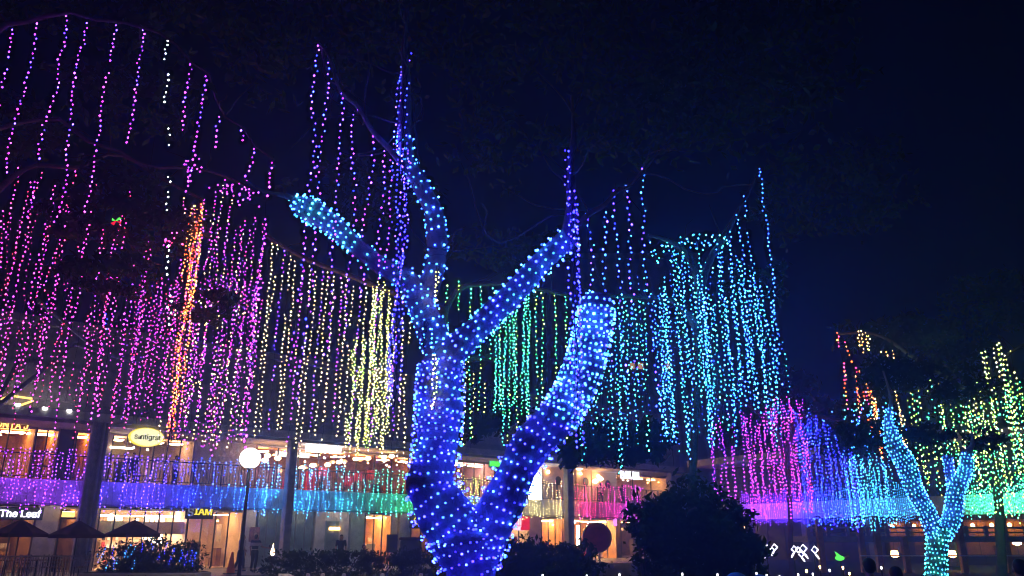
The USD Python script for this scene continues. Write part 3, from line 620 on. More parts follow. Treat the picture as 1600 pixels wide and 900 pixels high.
dark_tree('spreading dark tree whose arching branch carries the violet strings at the left',
          [(-190, 1000, 70, 12), (-170, 700, 60, 12), (-150, 420, 55, 12), (-130, 250, 45, 12)],
          [[(-135, 300, 36, 12), (-60, 110, 18, 12), (18, 36, 9, 12.1), (60, 30, 8, 12), (100, 17, 7, 11.9), (145, 30, 6, 12), (185, 34, 5.5, 12.1), (225, 44, 5, 12), (264, 58, 4.5, 11.9), (298, 96, 4, 12), (325, 112, 3.5, 12), (345, 176, 3.5, 12.1), (380, 200, 3, 12), (398, 228, 3, 12), (428, 250, 2.5, 12)],
           [(-150, 420, 34, 12), (-40, 330, 14, 13), (60, 258, 7, 14), (120, 262, 6, 14.5), (180, 240, 5, 15), (240, 262, 5, 15.2), (300, 262, 4, 15.5), (400, 300, 3, 16)],
           [(-140, 350, 26, 12), (-60, 230, 12, 13), (40, 190, 7, 14), (90, 186, 6, 14.3), (140, 222, 5.5, 14.5), (190, 238, 5, 14.7), (240, 272, 4.5, 15), (318, 312, 4, 15)]],
          [(60, -60, 12, 2.5, 2, 1, 1), (260, 20, 12.5, 1.6, 1.4, .6, .7), (170, 300, 14, 1.2, 1, .45, .5), (40, 200, 15, 1.4, 1, .6, .5), (110, 350, 14.5, .7, .6, .3, .3), (240, 360, 15, 1.1, 1, .55, .5), (170, 430, 14, .9, .8, .4, .4), (330, 480, 16, .7, .7, .35, .3), (200, 150, 14, 1.4, 1.2, .7, .5)], 6500, .11, 40)
dark_tree('dark tree behind the big forked tree whose boughs hold the cream and green strings',
          [(700, 905, 30, 20), (694, 760, 26, 20), (690, 600, 24, 20), (690, 480, 20, 20)],
          [[(690, 520, 16, 20), (640, 470, 11, 20), (560, 436, 9, 20), (480, 405, 7, 20), (412, 366, 6, 20)],
           [(690, 500, 14, 20), (730, 446, 9, 20), (790, 442, 8, 20), (845, 452, 7, 20), (890, 462, 5, 20)],
           [(690, 600, 14, 20), (740, 560, 10, 22), (790, 560, 8, 23)]],
          [(770, 640, 25, 1.1, .9, .75, 1.4), (730, 660, 25, .7, .7, .6, .6), (560, 300, 22, 2.2, 1.5, .9, .5), (790, 390, 22, 2, 1.4, .7, .5)], 5200, .13, 50)
dark_tree('dark tree at the right whose boughs hold the pale cyan curtain of strings',
          [(1078, 905, 15, 18.5), (1082, 740, 13, 18.5), (1090, 560, 11, 18.3), (1095, 440, 10, 17)],
          [[(1095, 460, 14, 16), (1075, 400, 10, 16), (1045, 376, 9, 16), (1014, 368, 6, 16)],
           [(1095, 460, 14, 16), (1115, 395, 10, 16), (1132, 372, 8, 16), (1150, 336, 6, 16), (1168, 305, 5, 16), (1188, 262, 4, 16)],
           [(1092, 520, 14, 16), (1050, 470, 9, 17), (980, 462, 7, 17), (905, 462, 5, 17)]],
          [(1130, 120, 17, 2.6, 2, 1.2, 1), (1300, 300, 19, 2.2, 2, 1.2, .8), (955, 690, 21, 1.1, .9, .55, 1.2), (1010, 690, 21, .7, .7, .55, .6), (905, 705, 20, .5, .5, .4, .4), (1180, 440, 18, .9, .9, .4, .15)], 6500, .12, 60)
dark_tree('far dark tree at the right hung with magenta and blue strings',
          [(1236, 876, 8, 34), (1234, 780, 8, 34), (1230, 690, 7, 34)],
          [[(1232, 730, 10, 32), (1180, 640, 7, 32), (1120, 620, 5, 32)], [(1230, 720, 10, 32), (1260, 650, 7, 32), (1320, 660, 5, 32)]],
          [(1225, 600, 33, 1.4, 1.2, .6, .6), (1330, 690, 30, 1.2, 1, .55, 1), (1290, 640, 33, 1, 1, .5, .4), (1370, 660, 30, .8, .8, .4, .6)], 5200, .15, 70)
dark_tree('tall dark tree at the right edge hung with yellow green strings',
          [(1566, 905, 14, 24), (1560, 780, 13, 24), (1552, 650, 12, 24), (1545, 560, 9, 24)],
          [[(1552, 660, 8, 24), (1510, 600, 5, 24), (1470, 570, 4, 24), (1410, 600, 3, 24)], [(1548, 600, 7, 24), (1580, 550, 5, 24), (1630, 530, 4, 24)], [(1550, 640, 8, 24), (1430, 560, 6, 23), (1350, 520, 5, 22), (1310, 522, 4, 22)]],
          [(1460, 540, 26, 2.2, 1.2, .9, 1), (1560, 470, 26, 2, 1.2, .9, .8), (1400, 520, 23, 1.6, 1.2, .6, .6), (1430, 700, 25, 1, 1, .5, .5), (1592, 640, 23.5, .4, .4, .3, .25), (1355, 640, 23, .8, .8, .4, .4), (1490, 640, 24, .6, .5, .35, .3)], 7500, .12, 80)

# ---- the turquoise wrapped tree at the right
rng = random.Random(21)
small = thing('wrapped_tree', 'forked tree at the right wrapped in turquoise light strings', 'tree')
Yw = 18.0
c1, m_ = limb([(1463, 935, 32, Yw), (1463, 880, 28, Yw), (1464, 845, 28, Yw), (1467, 825, 32, Yw)], n=20, sides=14, seed=31); put('trunk', m_, M['bark'], small, smooth=True)
c2, _ = branch([(1462, 845, 20, Yw), (1450, 805, 24, Yw), (1430, 768, 24, Yw - .1), (1414, 722, 27, Yw - .2), (1395, 690, 22, Yw - .3), (1388, 660, 12, Yw - .3), (1392, 620, 5, Yw - .2), (1380, 580, 3, Yw)], 30, 12, 32, parent=small)
c3, _ = branch([(1470, 845, 18, Yw), (1489, 803, 24, Yw), (1494, 765, 22, Yw), (1510, 732, 18, Yw + .1), (1511, 712, 14, Yw + .1), (1520, 690, 5, Yw + .1), (1516, 660, 3, Yw)], 24, 12, 33, parent=small)
c4, _ = branch([(1490, 790, 14, Yw), (1486, 750, 12, Yw + .2), (1480, 712, 12, Yw + .2)], 14, 10, 34, parent=small)
put('crown', leaves([(*at(1400, 590, 19), 1.0, .9, .5, 1), (*at(1480, 600, 19), 1.1, .9, .5, 1), (*at(1350, 680, 19), .7, .6, .3, .7), (*at(1450, 680, 18.5), .5, .5, .25, .5), (*at(1545, 690, 18.5), .5, .5, .25, .3)], 3600, .09, rng), M['leaf'], small)
for lbl, cc, pt, cols in (('turquoise light string wound round the trunk of the right forked tree', c1, .10, ['teal', 'cyan']), ('sky blue light string on the left limb of the right forked tree', c2[:23], .085, ['cyan', 'sky', 'sky']),
                          ('turquoise light string on the right limb of the right forked tree', c3[:18], .085, ['cyan', 'sky']), ('turquoise light string on the short stub between the limbs of the right forked tree', c4, .085, ['sky', 'azure'])):
    lt = thing('tree_light_wrap', lbl, 'light string'); wrap(cc, pt, .08, .0165, cols, lt, rng, OCT)

t = thing('light_tangle', 'loose blue bulbs at the top of the turquoise left limb', 'light string'); b = Bulbs(); ps = []
for k in range(60):
    q = at(1390 + rng.gauss(0, 9), 672 + rng.gauss(0, 20), Yw - .3 + rng.uniform(-.3, .3)); ps.append(q); b.add(q, .02, mixc(['sky', 'azure', 'cyan'], rng))
put('wire', tube(ps[::3], .003, 3), M['cable'], t); b.build(t)
# ================================================================== hanging strings
rng = random.Random(77)
def row(items, y, cols, lab_, group, ordinal=True, cols_low=None, sp=.09, r=.019, gap=.08, sway=.02, side='left'):
    items = sorted(items, key=lambda q: q[0])
    for k, it in enumerate(items):
        u, v0, v1 = it[:3]; cc = it[3] if len(it) > 3 else cols
        l = f'{lab_}, {ORD[k]} from the {side}' if ordinal else lab_
        strand(u, v0, v1, (y + rng.uniform(-.25, .25)), cc, l, group, sp, r, gap, rng, sway, cols_low)
def curtain(u0, u1, n, vt, vb, y, cols, lab_, group, sp=.11, r=.027, gap=.09, y2=None, spread=34, low=None, sway=.035):
    cl = []
    for k in range(n):
        u = u0 + (u1 - u0) * (k + rng.uniform(.1, .9)) / n
        cl.append((u, np.interp(u, *vt) + spread * rng.random() ** 1.3, np.interp(u, *vb) + rng.uniform(-14, 6)))
    into = (Bulbs(), []) if group is None else None
    for u, v0, v1 in cl: strand(u, v0, v1, y + rng.uniform(-.8, .8), cols, lab_, group, sp * 1.3, r, gap, rng, sway, cols_low=low, into=into)
    if into:
        t = thing('light_curtain', lab_, 'light curtain', kind='stuff'); put('wires', into[1], M['cable'], t, kind='stuff'); into[0].build(t)
VI, MA, PI_ = ['violet', 'violet', 'indigo'], ['magenta', 'violet', 'magenta'], ['pink', 'rose', 'magenta']
row([(20, 46, 170), (58, 38, 275), (103, 25, 340), (138, 36, 350), (183, 40, 350), (225, 48, 228), (298, 101, 205), (323, 118, 300), (342, 182, 228), (379, 205, 225), (396, 233, 300), (426, 254, 700, MA)],
    12, VI, 'violet light string hanging from the arching left bough', 'violet strings under the left bough', gap=.05, sp=.088, r=.0215, cols_low=MA)
into = (Bulbs(), [])
for v0, v1 in ((64, 96), (118, 162), (200, 212), (226, 232), (276, 286), (300, 332), (384, 432), (462, 508)): strand(264, v0, v1, 12.3, ['white'], None, None, .10, .021, 0, rng, into=into)
t = thing('light_string', 'white light string with long gaps among the violet strings', 'light string'); p = at(264, 64, 12.3)
put('wire', tube([(p[0], 12.3, zv(v, 12.3)) for v in range(60, 512, 20)], .003, 3), M['cable'], t); into[0].build(t)
strand(165, 490, 512, 14, ['royal'], 'short blue string of six bulbs at the left', None, .09, .019, 0, rng)
lo = [(6, 330, 600), (30, 262, 610), (48, 285, 640), (66, 270, 640), (80, 310, 632), (108, 300, 648), (118, 268, 600), (132, 380, 560), (150, 290, 700), (163, 360, 650), (175, 420, 610), (188, 330, 700), (205, 300, 655), (214, 400, 655), (226, 460, 640), (234, 390, 655)]
lo += [(rng.uniform(4, 235), rng.uniform(255, 480), rng.uniform(560, 690)) for _ in range(0)]
row(lo, 14.5, PI_, 'pink red light string below the left bough', 'pink strings at the left', cols_low=['pink', 'magenta'], sp=.10, r=.019, gap=.10)
cl = [(238 + k * 5.2 + rng.uniform(-2, 2), rng.uniform(435, 470), rng.uniform(590, 660)) for k in range(9)]
row(cl, 16.5, ['pink', 'magenta', 'rose'], 'pink light string in the cluster left of the orange rope', 'pink cluster left of the orange rope', cols_low=['magenta', 'pink'], sp=.10, gap=.04, r=.017)
cl = [(290, 310, 385), (303, 322, 400), (318, 312, 690), (324, 330, 660), (331, 345, 700), (338, 300, 420), (343, 340, 690), (350, 290, 640), (357, 345, 700), (364, 300, 420), (369, 360, 690), (377, 355, 700), (384, 345, 660), (391, 360, 700), (399, 340, 690), (410, 350, 560)]
row(cl, 16.5, ['magenta', 'violet', 'warm', 'pink'], 'mixed magenta and cream light string right of the orange rope', 'mixed strings right of the orange rope', cols_low=['magenta', 'violet', 'warm', 'warm'], sp=.095, gap=.07, r=.017)
for lbl, u, v in (('small magenta tangle of bulbs on the left bough tip', 300, 265), ('small magenta tangle of bulbs beside the dark leaves', 352, 290), ('small ring of magenta bulbs right of the dark leaves', 388, 310), ('small pink tangle of bulbs left of the orange rope', 265, 378)):
    t = thing('light_tangle', lbl, 'light string'); b = Bulbs(); ps = []
    for k in range(16):
        q = at(u + rng.gauss(0, 9), v + rng.gauss(0, 8), 14 + rng.uniform(-.2, .2)); ps.append(q); b.add(q, .019, mixc(MA if 'magenta' in lbl else PI_, rng))
    put('wire', tube(ps, .003, 3), M['cable'], t); b.build(t)
xs = [(6 + k * 17 + rng.uniform(-5, 5), rng.uniform(285, 480), rng.uniform(520, 690)) for k in range(14)]
row(xs, 15.5, ['pink', 'magenta', 'rose', 'violet'], 'thin pink light string behind the left bough', 'thin pink strings at the left', cols_low=['pink', 'rose'], sp=.10, r=.016, gap=.2)
xs = [(286 + k * 8.4 + rng.uniform(-4, 4), rng.uniform(400, 470), rng.uniform(630, 715)) for k in range(16)]
row(xs, 18, ['magenta', 'violet', 'pink'], 'thin magenta light string right of the orange rope', 'thin magenta strings right of the orange rope', cols_low=['magenta', 'warm'], sp=.11, r=.018, gap=.1, sway=.016)
curtain(205, 412, 26, ([205, 412], [425, 400]), ([205, 262, 282, 412], [655, 655, 690, 705]), 19.5, ['magenta', 'pink', 'violet'], 'faint magenta curtain of light strings behind the orange rope', None, sp=.11, r=.0145, spread=60)
curtain(0, 205, 16, ([0, 205], [300, 420]), ([0, 205], [615, 655]), 18, ['pink', 'rose', 'magenta'], 'faint pink curtain of light strings behind the left bough', None, sp=.11, r=.0135, spread=140, gap=.25)
curtain(905, 1215, 32, ([905, 1020, 1215], [480, 420, 430]), ([905, 1215], [720, 680]), 20, ['teal', 'cyan', 'azure'], 'faint teal curtain of light strings behind the cyan strings', None, sp=.12, r=.0145, spread=90, gap=.25)
# red and green little windmill light at the left
t = thing('star_ornament', 'small red and green lit ornament hanging among the pink strings', 'ornament'); p = at(181, 345, 14)
for k, (a0, mt) in enumerate(((.6, 'neon_green'), (2.4, 'neon_green'), (3.7, 'neon_red'), (5.6, 'neon_red'))):
    e = p + np.array([math.cos(a0) * .11, 0, math.sin(a0) * .09]); f_ = p + np.array([math.cos(a0 + .5) * .09, .02, math.sin(a0 + .5) * .09])
    put('blade', trimesh.convex.convex_hull(np.array([p + (0, -.01, 0), e, f_, p + (0, .02, 0), e + (0, .02, 0), f_ + (0, .02, 0)])), M[mt], t)
put('cord', bar(p, p + (0, 0, .5), .004, 4), M['cable'], t)
# cream and violet strings, centre left
ci = []
for k, u in enumerate(np.linspace(414, 640, 24)):
    v0 = np.interp(u, [410, 480, 560, 640], [374, 412, 442, 470]) + rng.uniform(-4, 10)
    cc = ['warm', 'warm', 'cream'] if k % 3 else (['violet', 'indigo', 'warm'] if k % 2 else ['magenta', 'warm', 'violet'])
    ci.append((u + rng.uniform(-2, 2), v0, rng.uniform(660, 735), cc))
row([c for c in ci if c[3][0] == 'warm'], 20, ['warm'], 'cream light string left of the big tree', 'cream strings left of the big tree', sp=.115, r=.022, gap=.05, sway=.016)
row([c for c in ci if c[3][0] != 'warm'], 20, ['violet'], 'violet light string left of the big tree', 'violet strings left of the big tree', sp=.115, r=.022, gap=.06, sway=.016)
cl = [(555 + k * 4.1 + rng.uniform(-1.5, 1.5), (rng.uniform(520, 590) if u_ < .5 else rng.uniform(440, 500)), rng.uniform(680, 715)) for k, u_ in enumerate(np.linspace(0, 1, 15))]
row(cl, 19.2, ['cream', 'yellow', 'lime', 'yellow'], 'yellow light string in the dense cluster beside the blue rope', 'dense yellow cluster', sp=.075, r=.02, gap=.02, sway=.02)
row([(497, 70, 600), (514, 82, 640), (536, 146, 560), (558, 163, 520), (581, 203, 470), (601, 236, 440), (612, 250, 420)], 10.1, ['indigo', 'violet', 'indigo', 'royal'], 'indigo light string under the rising left bough', 'indigo strings on the left bough of the big tree', sp=.085, r=.0175, gap=.05, cols_low=['indigo', 'violet'])
# green strings between the limbs
row([(700, 446, 620), (718, 440, 560), (736, 446, 700), (752, 448, 640), (769, 450, 560), (783, 460, 640), (808, 455, 690), (838, 456, 660), (846, 458, 640), (866, 462, 620), (884, 464, 690)], 20, ['lime', 'mint', 'green'], 'pale green light string between the big limbs', 'green strings between the big limbs', sp=.115, r=.022, gap=.06, sway=.016)
cl = [(770 + k * 5.2, 505 - k * 4 + rng.uniform(-6, 6), rng.uniform(620, 700)) for k in range(8)] + [(818 + k * 3, 452, rng.uniform(640, 710)) for k in range(4)]
row(cl, 20.5, ['mint', 'green', 'teal'], 'bright green light string in the dense green cluster', 'dense green cluster', sp=.09, r=.021, gap=.03, sway=.016)
row([(728, 560, 700), (741, 585, 690), (758, 600, 690), (797, 610, 735), (826, 640, 740)], 22, ['lime', 'yellow'], 'dim yellow green light string between the limbs', 'dim low strings between the limbs', sp=.14, r=.02, gap=.2)
# blue strings right of the big tree
row([(918, 334, 560), (943, 322, 600), (963, 298, 620), (981, 290, 600), (1004, 264, 640)], 10.2, ['azure', 'royal', 'indigo', 'sky'], 'blue light string hanging from the twig right of the big tree', 'blue strings on the right twig', sp=.085, r=.0175, gap=.06)
cl = [(905 + k * 7.4 + rng.uniform(-2, 2), rng.uniform(463, 485), rng.uniform(620, 745)) for k in range(15)]
row(cl, 17, ['teal', 'cyan', 'mint', 'sky'], 'teal light string behind the right limb of the big tree', 'teal strings behind the right limb', sp=.11, r=.021, gap=.12, sway=.016)
# pale cyan curtain
row([(1187, 264, 600), (1166, 306, 600), (1153, 336, 640), (1141, 362, 640)], 15.6, ['azure', 'sky', 'sky'], 'azure light string high on the pointed right bough', 'azure strings on the pointed right bough', sp=.1, r=.022, gap=.05)
cl = []
for k in range(34):
    u = 1022 + k * 5.35 + rng.uniform(-2, 2)
    v0 = np.interp(u, [1020, 1035, 1050, 1130, 1200], [440, 410, 376, 374, 440]) + rng.uniform(0, 40 if rng.random() < .6 else 90)
    cl.append((u, v0, rng.uniform(600, 740) if u < 1100 else rng.uniform(600, 705), rng.choice([['cyan', 'sky'], ['cyan', 'teal', 'sky'], ['sky', 'azure', 'cyan'], ['cyan', 'teal']])))
row(cl, 16.2, ['cyan'], 'cyan light string in the wide curtain at the right', 'cyan curtain at the right', ordinal=False, sp=.105, r=.022, gap=.05, sway=.016)
t = thing('light_tangle', 'pale cyan light string looped along the top of the cyan curtain', 'light string'); b = Bulbs(); ps = []
for k in range(70):
    u = 1016 + k * 1.75; q = at(u, 378 + 9 * math.sin(k * 1.1) + (24 * abs(math.sin(k * .23))) * (u < 1070) + rng.uniform(-4, 4), 16 + rng.uniform(-.3, .1)); ps.append(q)
    if rng.random() < .8: b.add(q, .021, mixc(['cyan', 'sky', 'teal'], rng))
put('wire', tube(ps, .003, 3), M['cable'], t); b.build(t)
bundle('bright sky blue rope of lights in the cyan curtain', 1093, 430, 700, 15.7, 7, 3, ['sky', 'cyan'], 36, .02, .08)
bundle('pale cyan rope of lights at the left end of the cyan curtain', 1034, 450, 690, 15.7, 14, 4, ['cyan', 'sky'], 37, .02, .1)
# far magenta, blue and turquoise curtains
curtain(1106, 1168, 11, ([1100, 1170], [650, 640]), ([1100, 1170], [800, 800]), 31, ['violet', 'magenta'], 'violet curtain of light strings left of the far magenta strings', None, gap=.12)
curtain(1165, 1256, 26, ([1165, 1220, 1256], [650, 612, 625]), ([1165, 1256], [812, 800]), 32, ['magenta', 'pink', 'violet', 'magenta'], 'magenta light string in the far curtain', 'far magenta curtain', sp=.10)
curtain(1240, 1338, 34, ([1240, 1260, 1335], [640, 634, 700]), ([1240, 1335], [822, 826]), 29.5, ['blue', 'deep', 'blue', 'royal', 'azure'], 'dense blue curtain of light strings right of the far magenta strings', None, sp=.10)
curtain(1318, 1388, 30, ([1318, 1330, 1386], [705, 695, 712]), ([1318, 1386], [826, 822]), 30, ['cyan', 'sky', 'teal'], 'dense turquoise curtain of light strings left of the turquoise tree', None, sp=.10)
curtain(1385, 1425, 7, ([1385, 1425], [760, 790]), ([1385, 1425], [822, 815]), 29, ['cyan', 'sky'], 'short turquoise curtain of light strings behind the turquoise tree', None)
# orange, yellow and green strings at the right
row([(1309, 520, 640), (1313, 530, 600), (1321, 535, 560), (1331, 565, 655), (1338, 575, 640), (1345, 580, 660), (1349, 590, 670), (1354, 600, 695)], 22, ['rose', 'orange', 'amber'], 'orange red light string on the right edge tree', 'orange red strings at the right', sp=.11, r=.026, gap=.12)
bundle('thick amber rope of lights above the turquoise tree', 1362, 612, 715, 21.5, 15, 5, ['amber', 'orange', 'warm'], 38, .024, .1)
row([(1340, 518, 545), (1346, 517, 552), (1352, 520, 550), (1357, 525, 548), (1378, 550, 566), (1386, 550, 588), (1395, 548, 560), (1400, 612, 690), (1406, 640, 720), (1412, 650, 715)], 21.5, ['amber', 'warm', 'yellow'], 'amber light string above the turquoise tree', 'amber strings above the turquoise tree', sp=.1, r=.024, gap=.15)
curtain(1418, 1490, 22, ([1418, 1455, 1490], [620, 575, 620]), ([1418, 1490], [760, 800]), 22, ['lime', 'mint', 'yellow', 'green'], 'green and yellow curtain of light strings behind the turquoise tree', None, sway=.015, sp=.12, r=.024, gap=.3)
curtain(1500, 1580, 30, ([1500, 1530, 1560], [640, 545, 535]), ([1500, 1560], [800, 815]), 21.5, ['yellow', 'lime', 'cream'], 'yellow green light string on the tree at the right edge', 'yellow green strings at the right edge', sp=.11, r=.026, gap=.14, spread=150, low=['green', 'lime', 'mint'], sway=.012)
curtain(1484, 1604, 30, ([1484, 1604], [640, 590]), ([1484, 1604], [815, 805]), 22.5, ['lime', 'green', 'mint'], 'green curtain of light strings at the far right edge', None, sway=.015, sp=.13, r=.024, gap=.3)
t = thing('light_tangle', 'cyan and blue tangle of bulbs left of the amber rope', 'light string'); b = Bulbs(); ps = []
for k in range(90):
    q = at(1345 + rng.gauss(0, 12), 665 + rng.gauss(0, 24), 21 + rng.uniform(-.4, .4)); ps.append(q); b.add(q, .022, mixc(['teal', 'sky', 'azure'], rng))
put('wire', tube(ps[::4], .003, 3), M['cable'], t); b.build(t)

# ================================================================== right hand building, walkway, tower
B0, B1 = at(1085, 839, 66)[:2], at(1660, 839, 44)[:2]
DB = (B1 - B0) / np.linalg.norm(B1 - B0); NB = np.array([-DB[1], DB[0]]); BB = (B0, DB, NB); LB = float(np.linalg.norm(B1 - B0))
wing = thing('mall_wing', 'right wing of the arcade with a glowing fascia above dim shop windows', 'building')
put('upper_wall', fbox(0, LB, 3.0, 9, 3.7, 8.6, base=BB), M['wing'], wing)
put('ground_wall', fbox(0, LB, 3.0, 9, 0, 3.1, base=BB), M['dark'], wing)  # dark colour stands in for the deep shade under the fascia
for k in range(int(LB / 1.6)): put('shade_toned_panel', fbox(k * 1.6 + .05, k * 1.6 + 1.55, 2.94, 2.99, .1, 2.7, base=BB), M['dark'], wing)  # added front panels, the same shade put into their dark colour
put('roof_edge', fbox(0, LB, -.3, 3.1, 7.0, 7.5, base=BB), M['roof_band'], wing)
for k in range(int(LB / 2.5)): put('balcony_fascia', fbox(k * 2.5, k * 2.5 + 2.48, 0, .2, 2.85, 3.95, base=BB), M['fascia'], wing)
put('balcony_slab', fbox(0, LB, .21, 3.0, 3.1, 3.7, base=BB), M['concrete'], wing)
put('top_rail', fw(bar((0, .1, 4.95), (LB, .1, 4.95), .03), BB), M['dark'], wing)
for k in range(int(LB / 2)): put('rail_post', fbox(k * 2, k * 2 + .06, .07, .13, 3.95, 4.9, base=BB), M['dark'], wing)
for k in range(int(LB / 5) + 1): put('column', fbox(k * 5, k * 5 + .5, -.1 + .25, .7, 0, 2.84, base=BB), M['column'], wing)
for k, (u, w_, mt) in enumerate(((1110, 1.0, 'window_far'), (1172, .5, 'window_far'), (1405, 1.2, 'window_far'), (1440, .8, 'window_far'), (1532, 1.6, 'window_far'), (1562, 1.3, 'window_far'), (1590, 1.4, 'window_far'))):
    s = su(u, 2.95, 850, BB); f_ = put('window', fbox(s - w_ / 2 - .06, s + w_ / 2 + .06, 2.90, 2.935, .5, 2.6, base=BB), M['brown'], wing)
    for q in range(2): put('pane', fbox(s - w_ / 2 + q * w_ / 2 + .03, s + (q - 1) * w_ / 2 + w_ / 2 - .03, 2.87, 2.895, .6 + .5 * (k % 2), 2.5, base=BB), M['orange_wood'], f_)
    put('lamp', fw(lathe([(0, .12), (.11, .05), (.11, -.08), (0, -.14)], (s, 2.4, 2.3), 8), BB), M['lamp_orange'], f_)
t = thing('icicle_light_curtain', 'violet and blue icicle lights along the far right wing', 'icicle lights')
put('wire', fw(tube([(s, -.06, 4.9) for s in np.linspace(0, su(1432, 0, 800, BB), 30)], .008, 4), BB), M['cable'], t)
for lblu in range(0, 88):
    u = 1160 + lblu * 3.1; s = su(u, -.2, 800, BB); b = Bulbs(); z = rng.uniform(4.2, 5); zb = 2.85 - rng.uniform(.1, .5)
    c = C['violet'] * max(0, 1 - (u - 1160) / 110) + C['blue'] * min(1, (u - 1160) / 110) if u < 1290 else C['azure'] * max(0, 1 - (u - 1290) / 70) + C['cyan'] * min(1, (u - 1290) / 70)
    while z > zb: b.add((*(B0 + DB * s + NB * -.3), z), .038, c * (4.5 if u < 1290 else 1.3) * math.exp(rng.gauss(-.1, .4))); z -= rng.uniform(.12, .2)
    b.build(t, 'light_drop')
t = thing('icicle_light_curtain', 'mint green icicle lights along the fascia at the right edge', 'icicle lights')
put('wire', fw(tube([(s, -.06, 4.2) for s in np.linspace(su(1510, 0, 800, BB), LB, 20)], .008, 4), BB), M['cable'], t)
for k in range(40):
    u = 1512 + k * 2.9; s = su(u, -.2, 800, BB); b = Bulbs(); z = rng.uniform(4.0, 4.6); zb = 2.85 - rng.uniform(-.2, .3)
    while z > zb: b.add((*(B0 + DB * s + NB * -.3), z), .036, C['mint'] * 5 * math.exp(rng.gauss(-.1, .4))); z -= rng.uniform(.14, .24)
    b.build(t, 'light_drop')
t = thing('office_tower', 'dark distant tower with a few lit windows above the arcade', 'building')
tw = at(1010, 839, 120); put('walls', box(tw[0] - 14, tw[0] + 10, 120, 140, 0, 44), M['upper'], t)
put('roof', box(tw[0] - 14.5, tw[0] + 10.5, 119.5, 140.5, 44.01, 44.8), M['concrete'], t)
for u, v, w_ in ((988, 572, 6), (1001, 572, 7), (1043, 572, 5), (1056, 690, 4), (1165, 723, 0)):
    if w_:
        p = at(u, v, 120); k = 120 / F * .95; put('window', box(p[0] - w_ * k * .6, p[0] + w_ * k * .6, 119.85, 119.99, p[2] - 5 * k, p[2] + 5 * k), M['window_far'], t)
# raised timber walkway
Yb = 40.0
wk = thing('timber_walkway', 'raised timber walkway with railings in front of the right wing', 'walkway')
x0, x1 = at(1262, 840, Yb)[0], at(1640, 840, Yb)[0]
def zz(v): return zv(v, Yb)
put('deck_beam', box(x0, x1, Yb, Yb + 2.2, zz(847), zz(838)), M['concrete'], wk)
for v0, v1 in ((826, 823), (833, 831)): put('rail', box(x0, x1, Yb + .05, Yb + .12, zz(v0), zz(v1)), M['concrete'], wk)
for u in np.arange(1262, 1630, 31.0): put('rail_post', box(at(u, 840, Yb)[0], at(u, 840, Yb)[0] + .16, Yb + .03, Yb + .16, zz(838) + .003, zz(822)), M['concrete'], wk)
for u in (1281, 1345, 1370, 1412, 1500, 1570): xx = at(u, 860, Yb)[0]; put('post', fw(bevel_box(xx - .13, xx + .13, Yb - .3, Yb - .02, 0, zz(806) if u != 1412 else zz(838), .02), (np.zeros(2), np.array([1., 0]), np.array([0, 1.]))), M['orange_wood'], wk)
put('handrail', box(at(1340, 868, Yb)[0], x1, Yb - .4, Yb - .33, zz(869), zz(867)), M['white'], wk)
for u, lbl in ((1398, 'orange lantern glowing under the timber walkway left of the turquoise trunk'), (1488, 'dim warm lantern under the timber walkway right of the turquoise trunk'), (1589, 'white warm lantern under the timber walkway at the right edge')):
    p = at(u, 866 if u < 1580 else 847, Yb + 2.4); t = thing('lantern', lbl, 'lantern', loc=tuple(p))
    put('lamp', lathe([(0, .2), (.16, .16), (.2, -.1), (0, -.18)], (0, 0, 0), 10), M['lamp_orange' if u != 1589 else 'lamp_warm'], t); put('cord', bar((0, 0, .15), (0, 0, zz(840) - p[2]), .01, 4), M['cable'], t)

# ================================================================== plaza things
def umbrella(u, v, y, label):
    p = at(u, v, y); t = thing('patio_umbrella', label, 'umbrella', 'maroon umbrellas on the café terrace', loc=(p[0], p[1], 0)); h = p[2]
    if label.startswith('left'): pass
    R_ = 1.08
    for k in range(8):
        a0, a1 = k * math.pi / 4 + .2, (k + 1) * math.pi / 4 + .2; mid = (a0 + a1) / 2
        top = np.array([0, 0, h]); e0 = np.array([R_ * math.cos(a0), R_ * math.sin(a0), h - .56]); e1 = np.array([R_ * math.cos(a1), R_ * math.sin(a1), h - .56]); em = np.array([R_ * .9 * math.cos(mid), R_ * .9 * math.sin(mid), h - .55])
        c_ = (top * .45 + (e0 + e1) * .275); c_[2] -= .03; dz = np.array([0, 0, -.14])
        v_ = np.array([top, e0, em, e1, c_, e0 + dz, em + dz, e1 + dz]); f_ = np.array([[0, 1, 4], [1, 2, 4], [2, 3, 4], [3, 0, 4], [1, 5, 6], [1, 6, 2], [2, 6, 7], [2, 7, 3]])
        put('canopy_panel', (v_, f_), M['maroon'], t)
        put('rib', bar(top - (0, 0, .04), e0 - (0, 0, .03), .012, 4), M['dark'], t)
    put('pole', cyl(0, 0, 0, h - .05, .025, 8), M['dark'], t); put('finial', lathe([(0, h + .1), (.03, h + .06), (.02, h), (0, h)], sides=8), M['dark'], t); put('base', lathe([(0, .08), (.25, .07), (.28, 0), (0, 0)], sides=14), M['concrete'], t)
umbrella(34, 811, 33.5, 'maroon patio umbrella nearest the left edge'); umbrella(124, 813, 34, 'maroon patio umbrella behind the left column'); umbrella(211, 812, 34.5, 'maroon patio umbrella left of the lit hedge')
def table(x, y, label):
    t = thing('cafe_table', label, 'table', 'terrace tables', loc=(x, y, .02)); put('table_top', lathe([(0, .74), (.36, .74), (.37, .72), (.36, .7), (0, .7)], sides=16), M['brown'], t); put('pedestal', cyl(0, 0, .03, .7, .03, 8), M['dark'], t); put('foot', lathe([(0, .04), (.22, .03), (.24, 0), (0, 0)], sides=12), M['dark'], t)
cx = [at(12, 862, 33), at(60, 864, 33.4), at(105, 862, 33.6)]
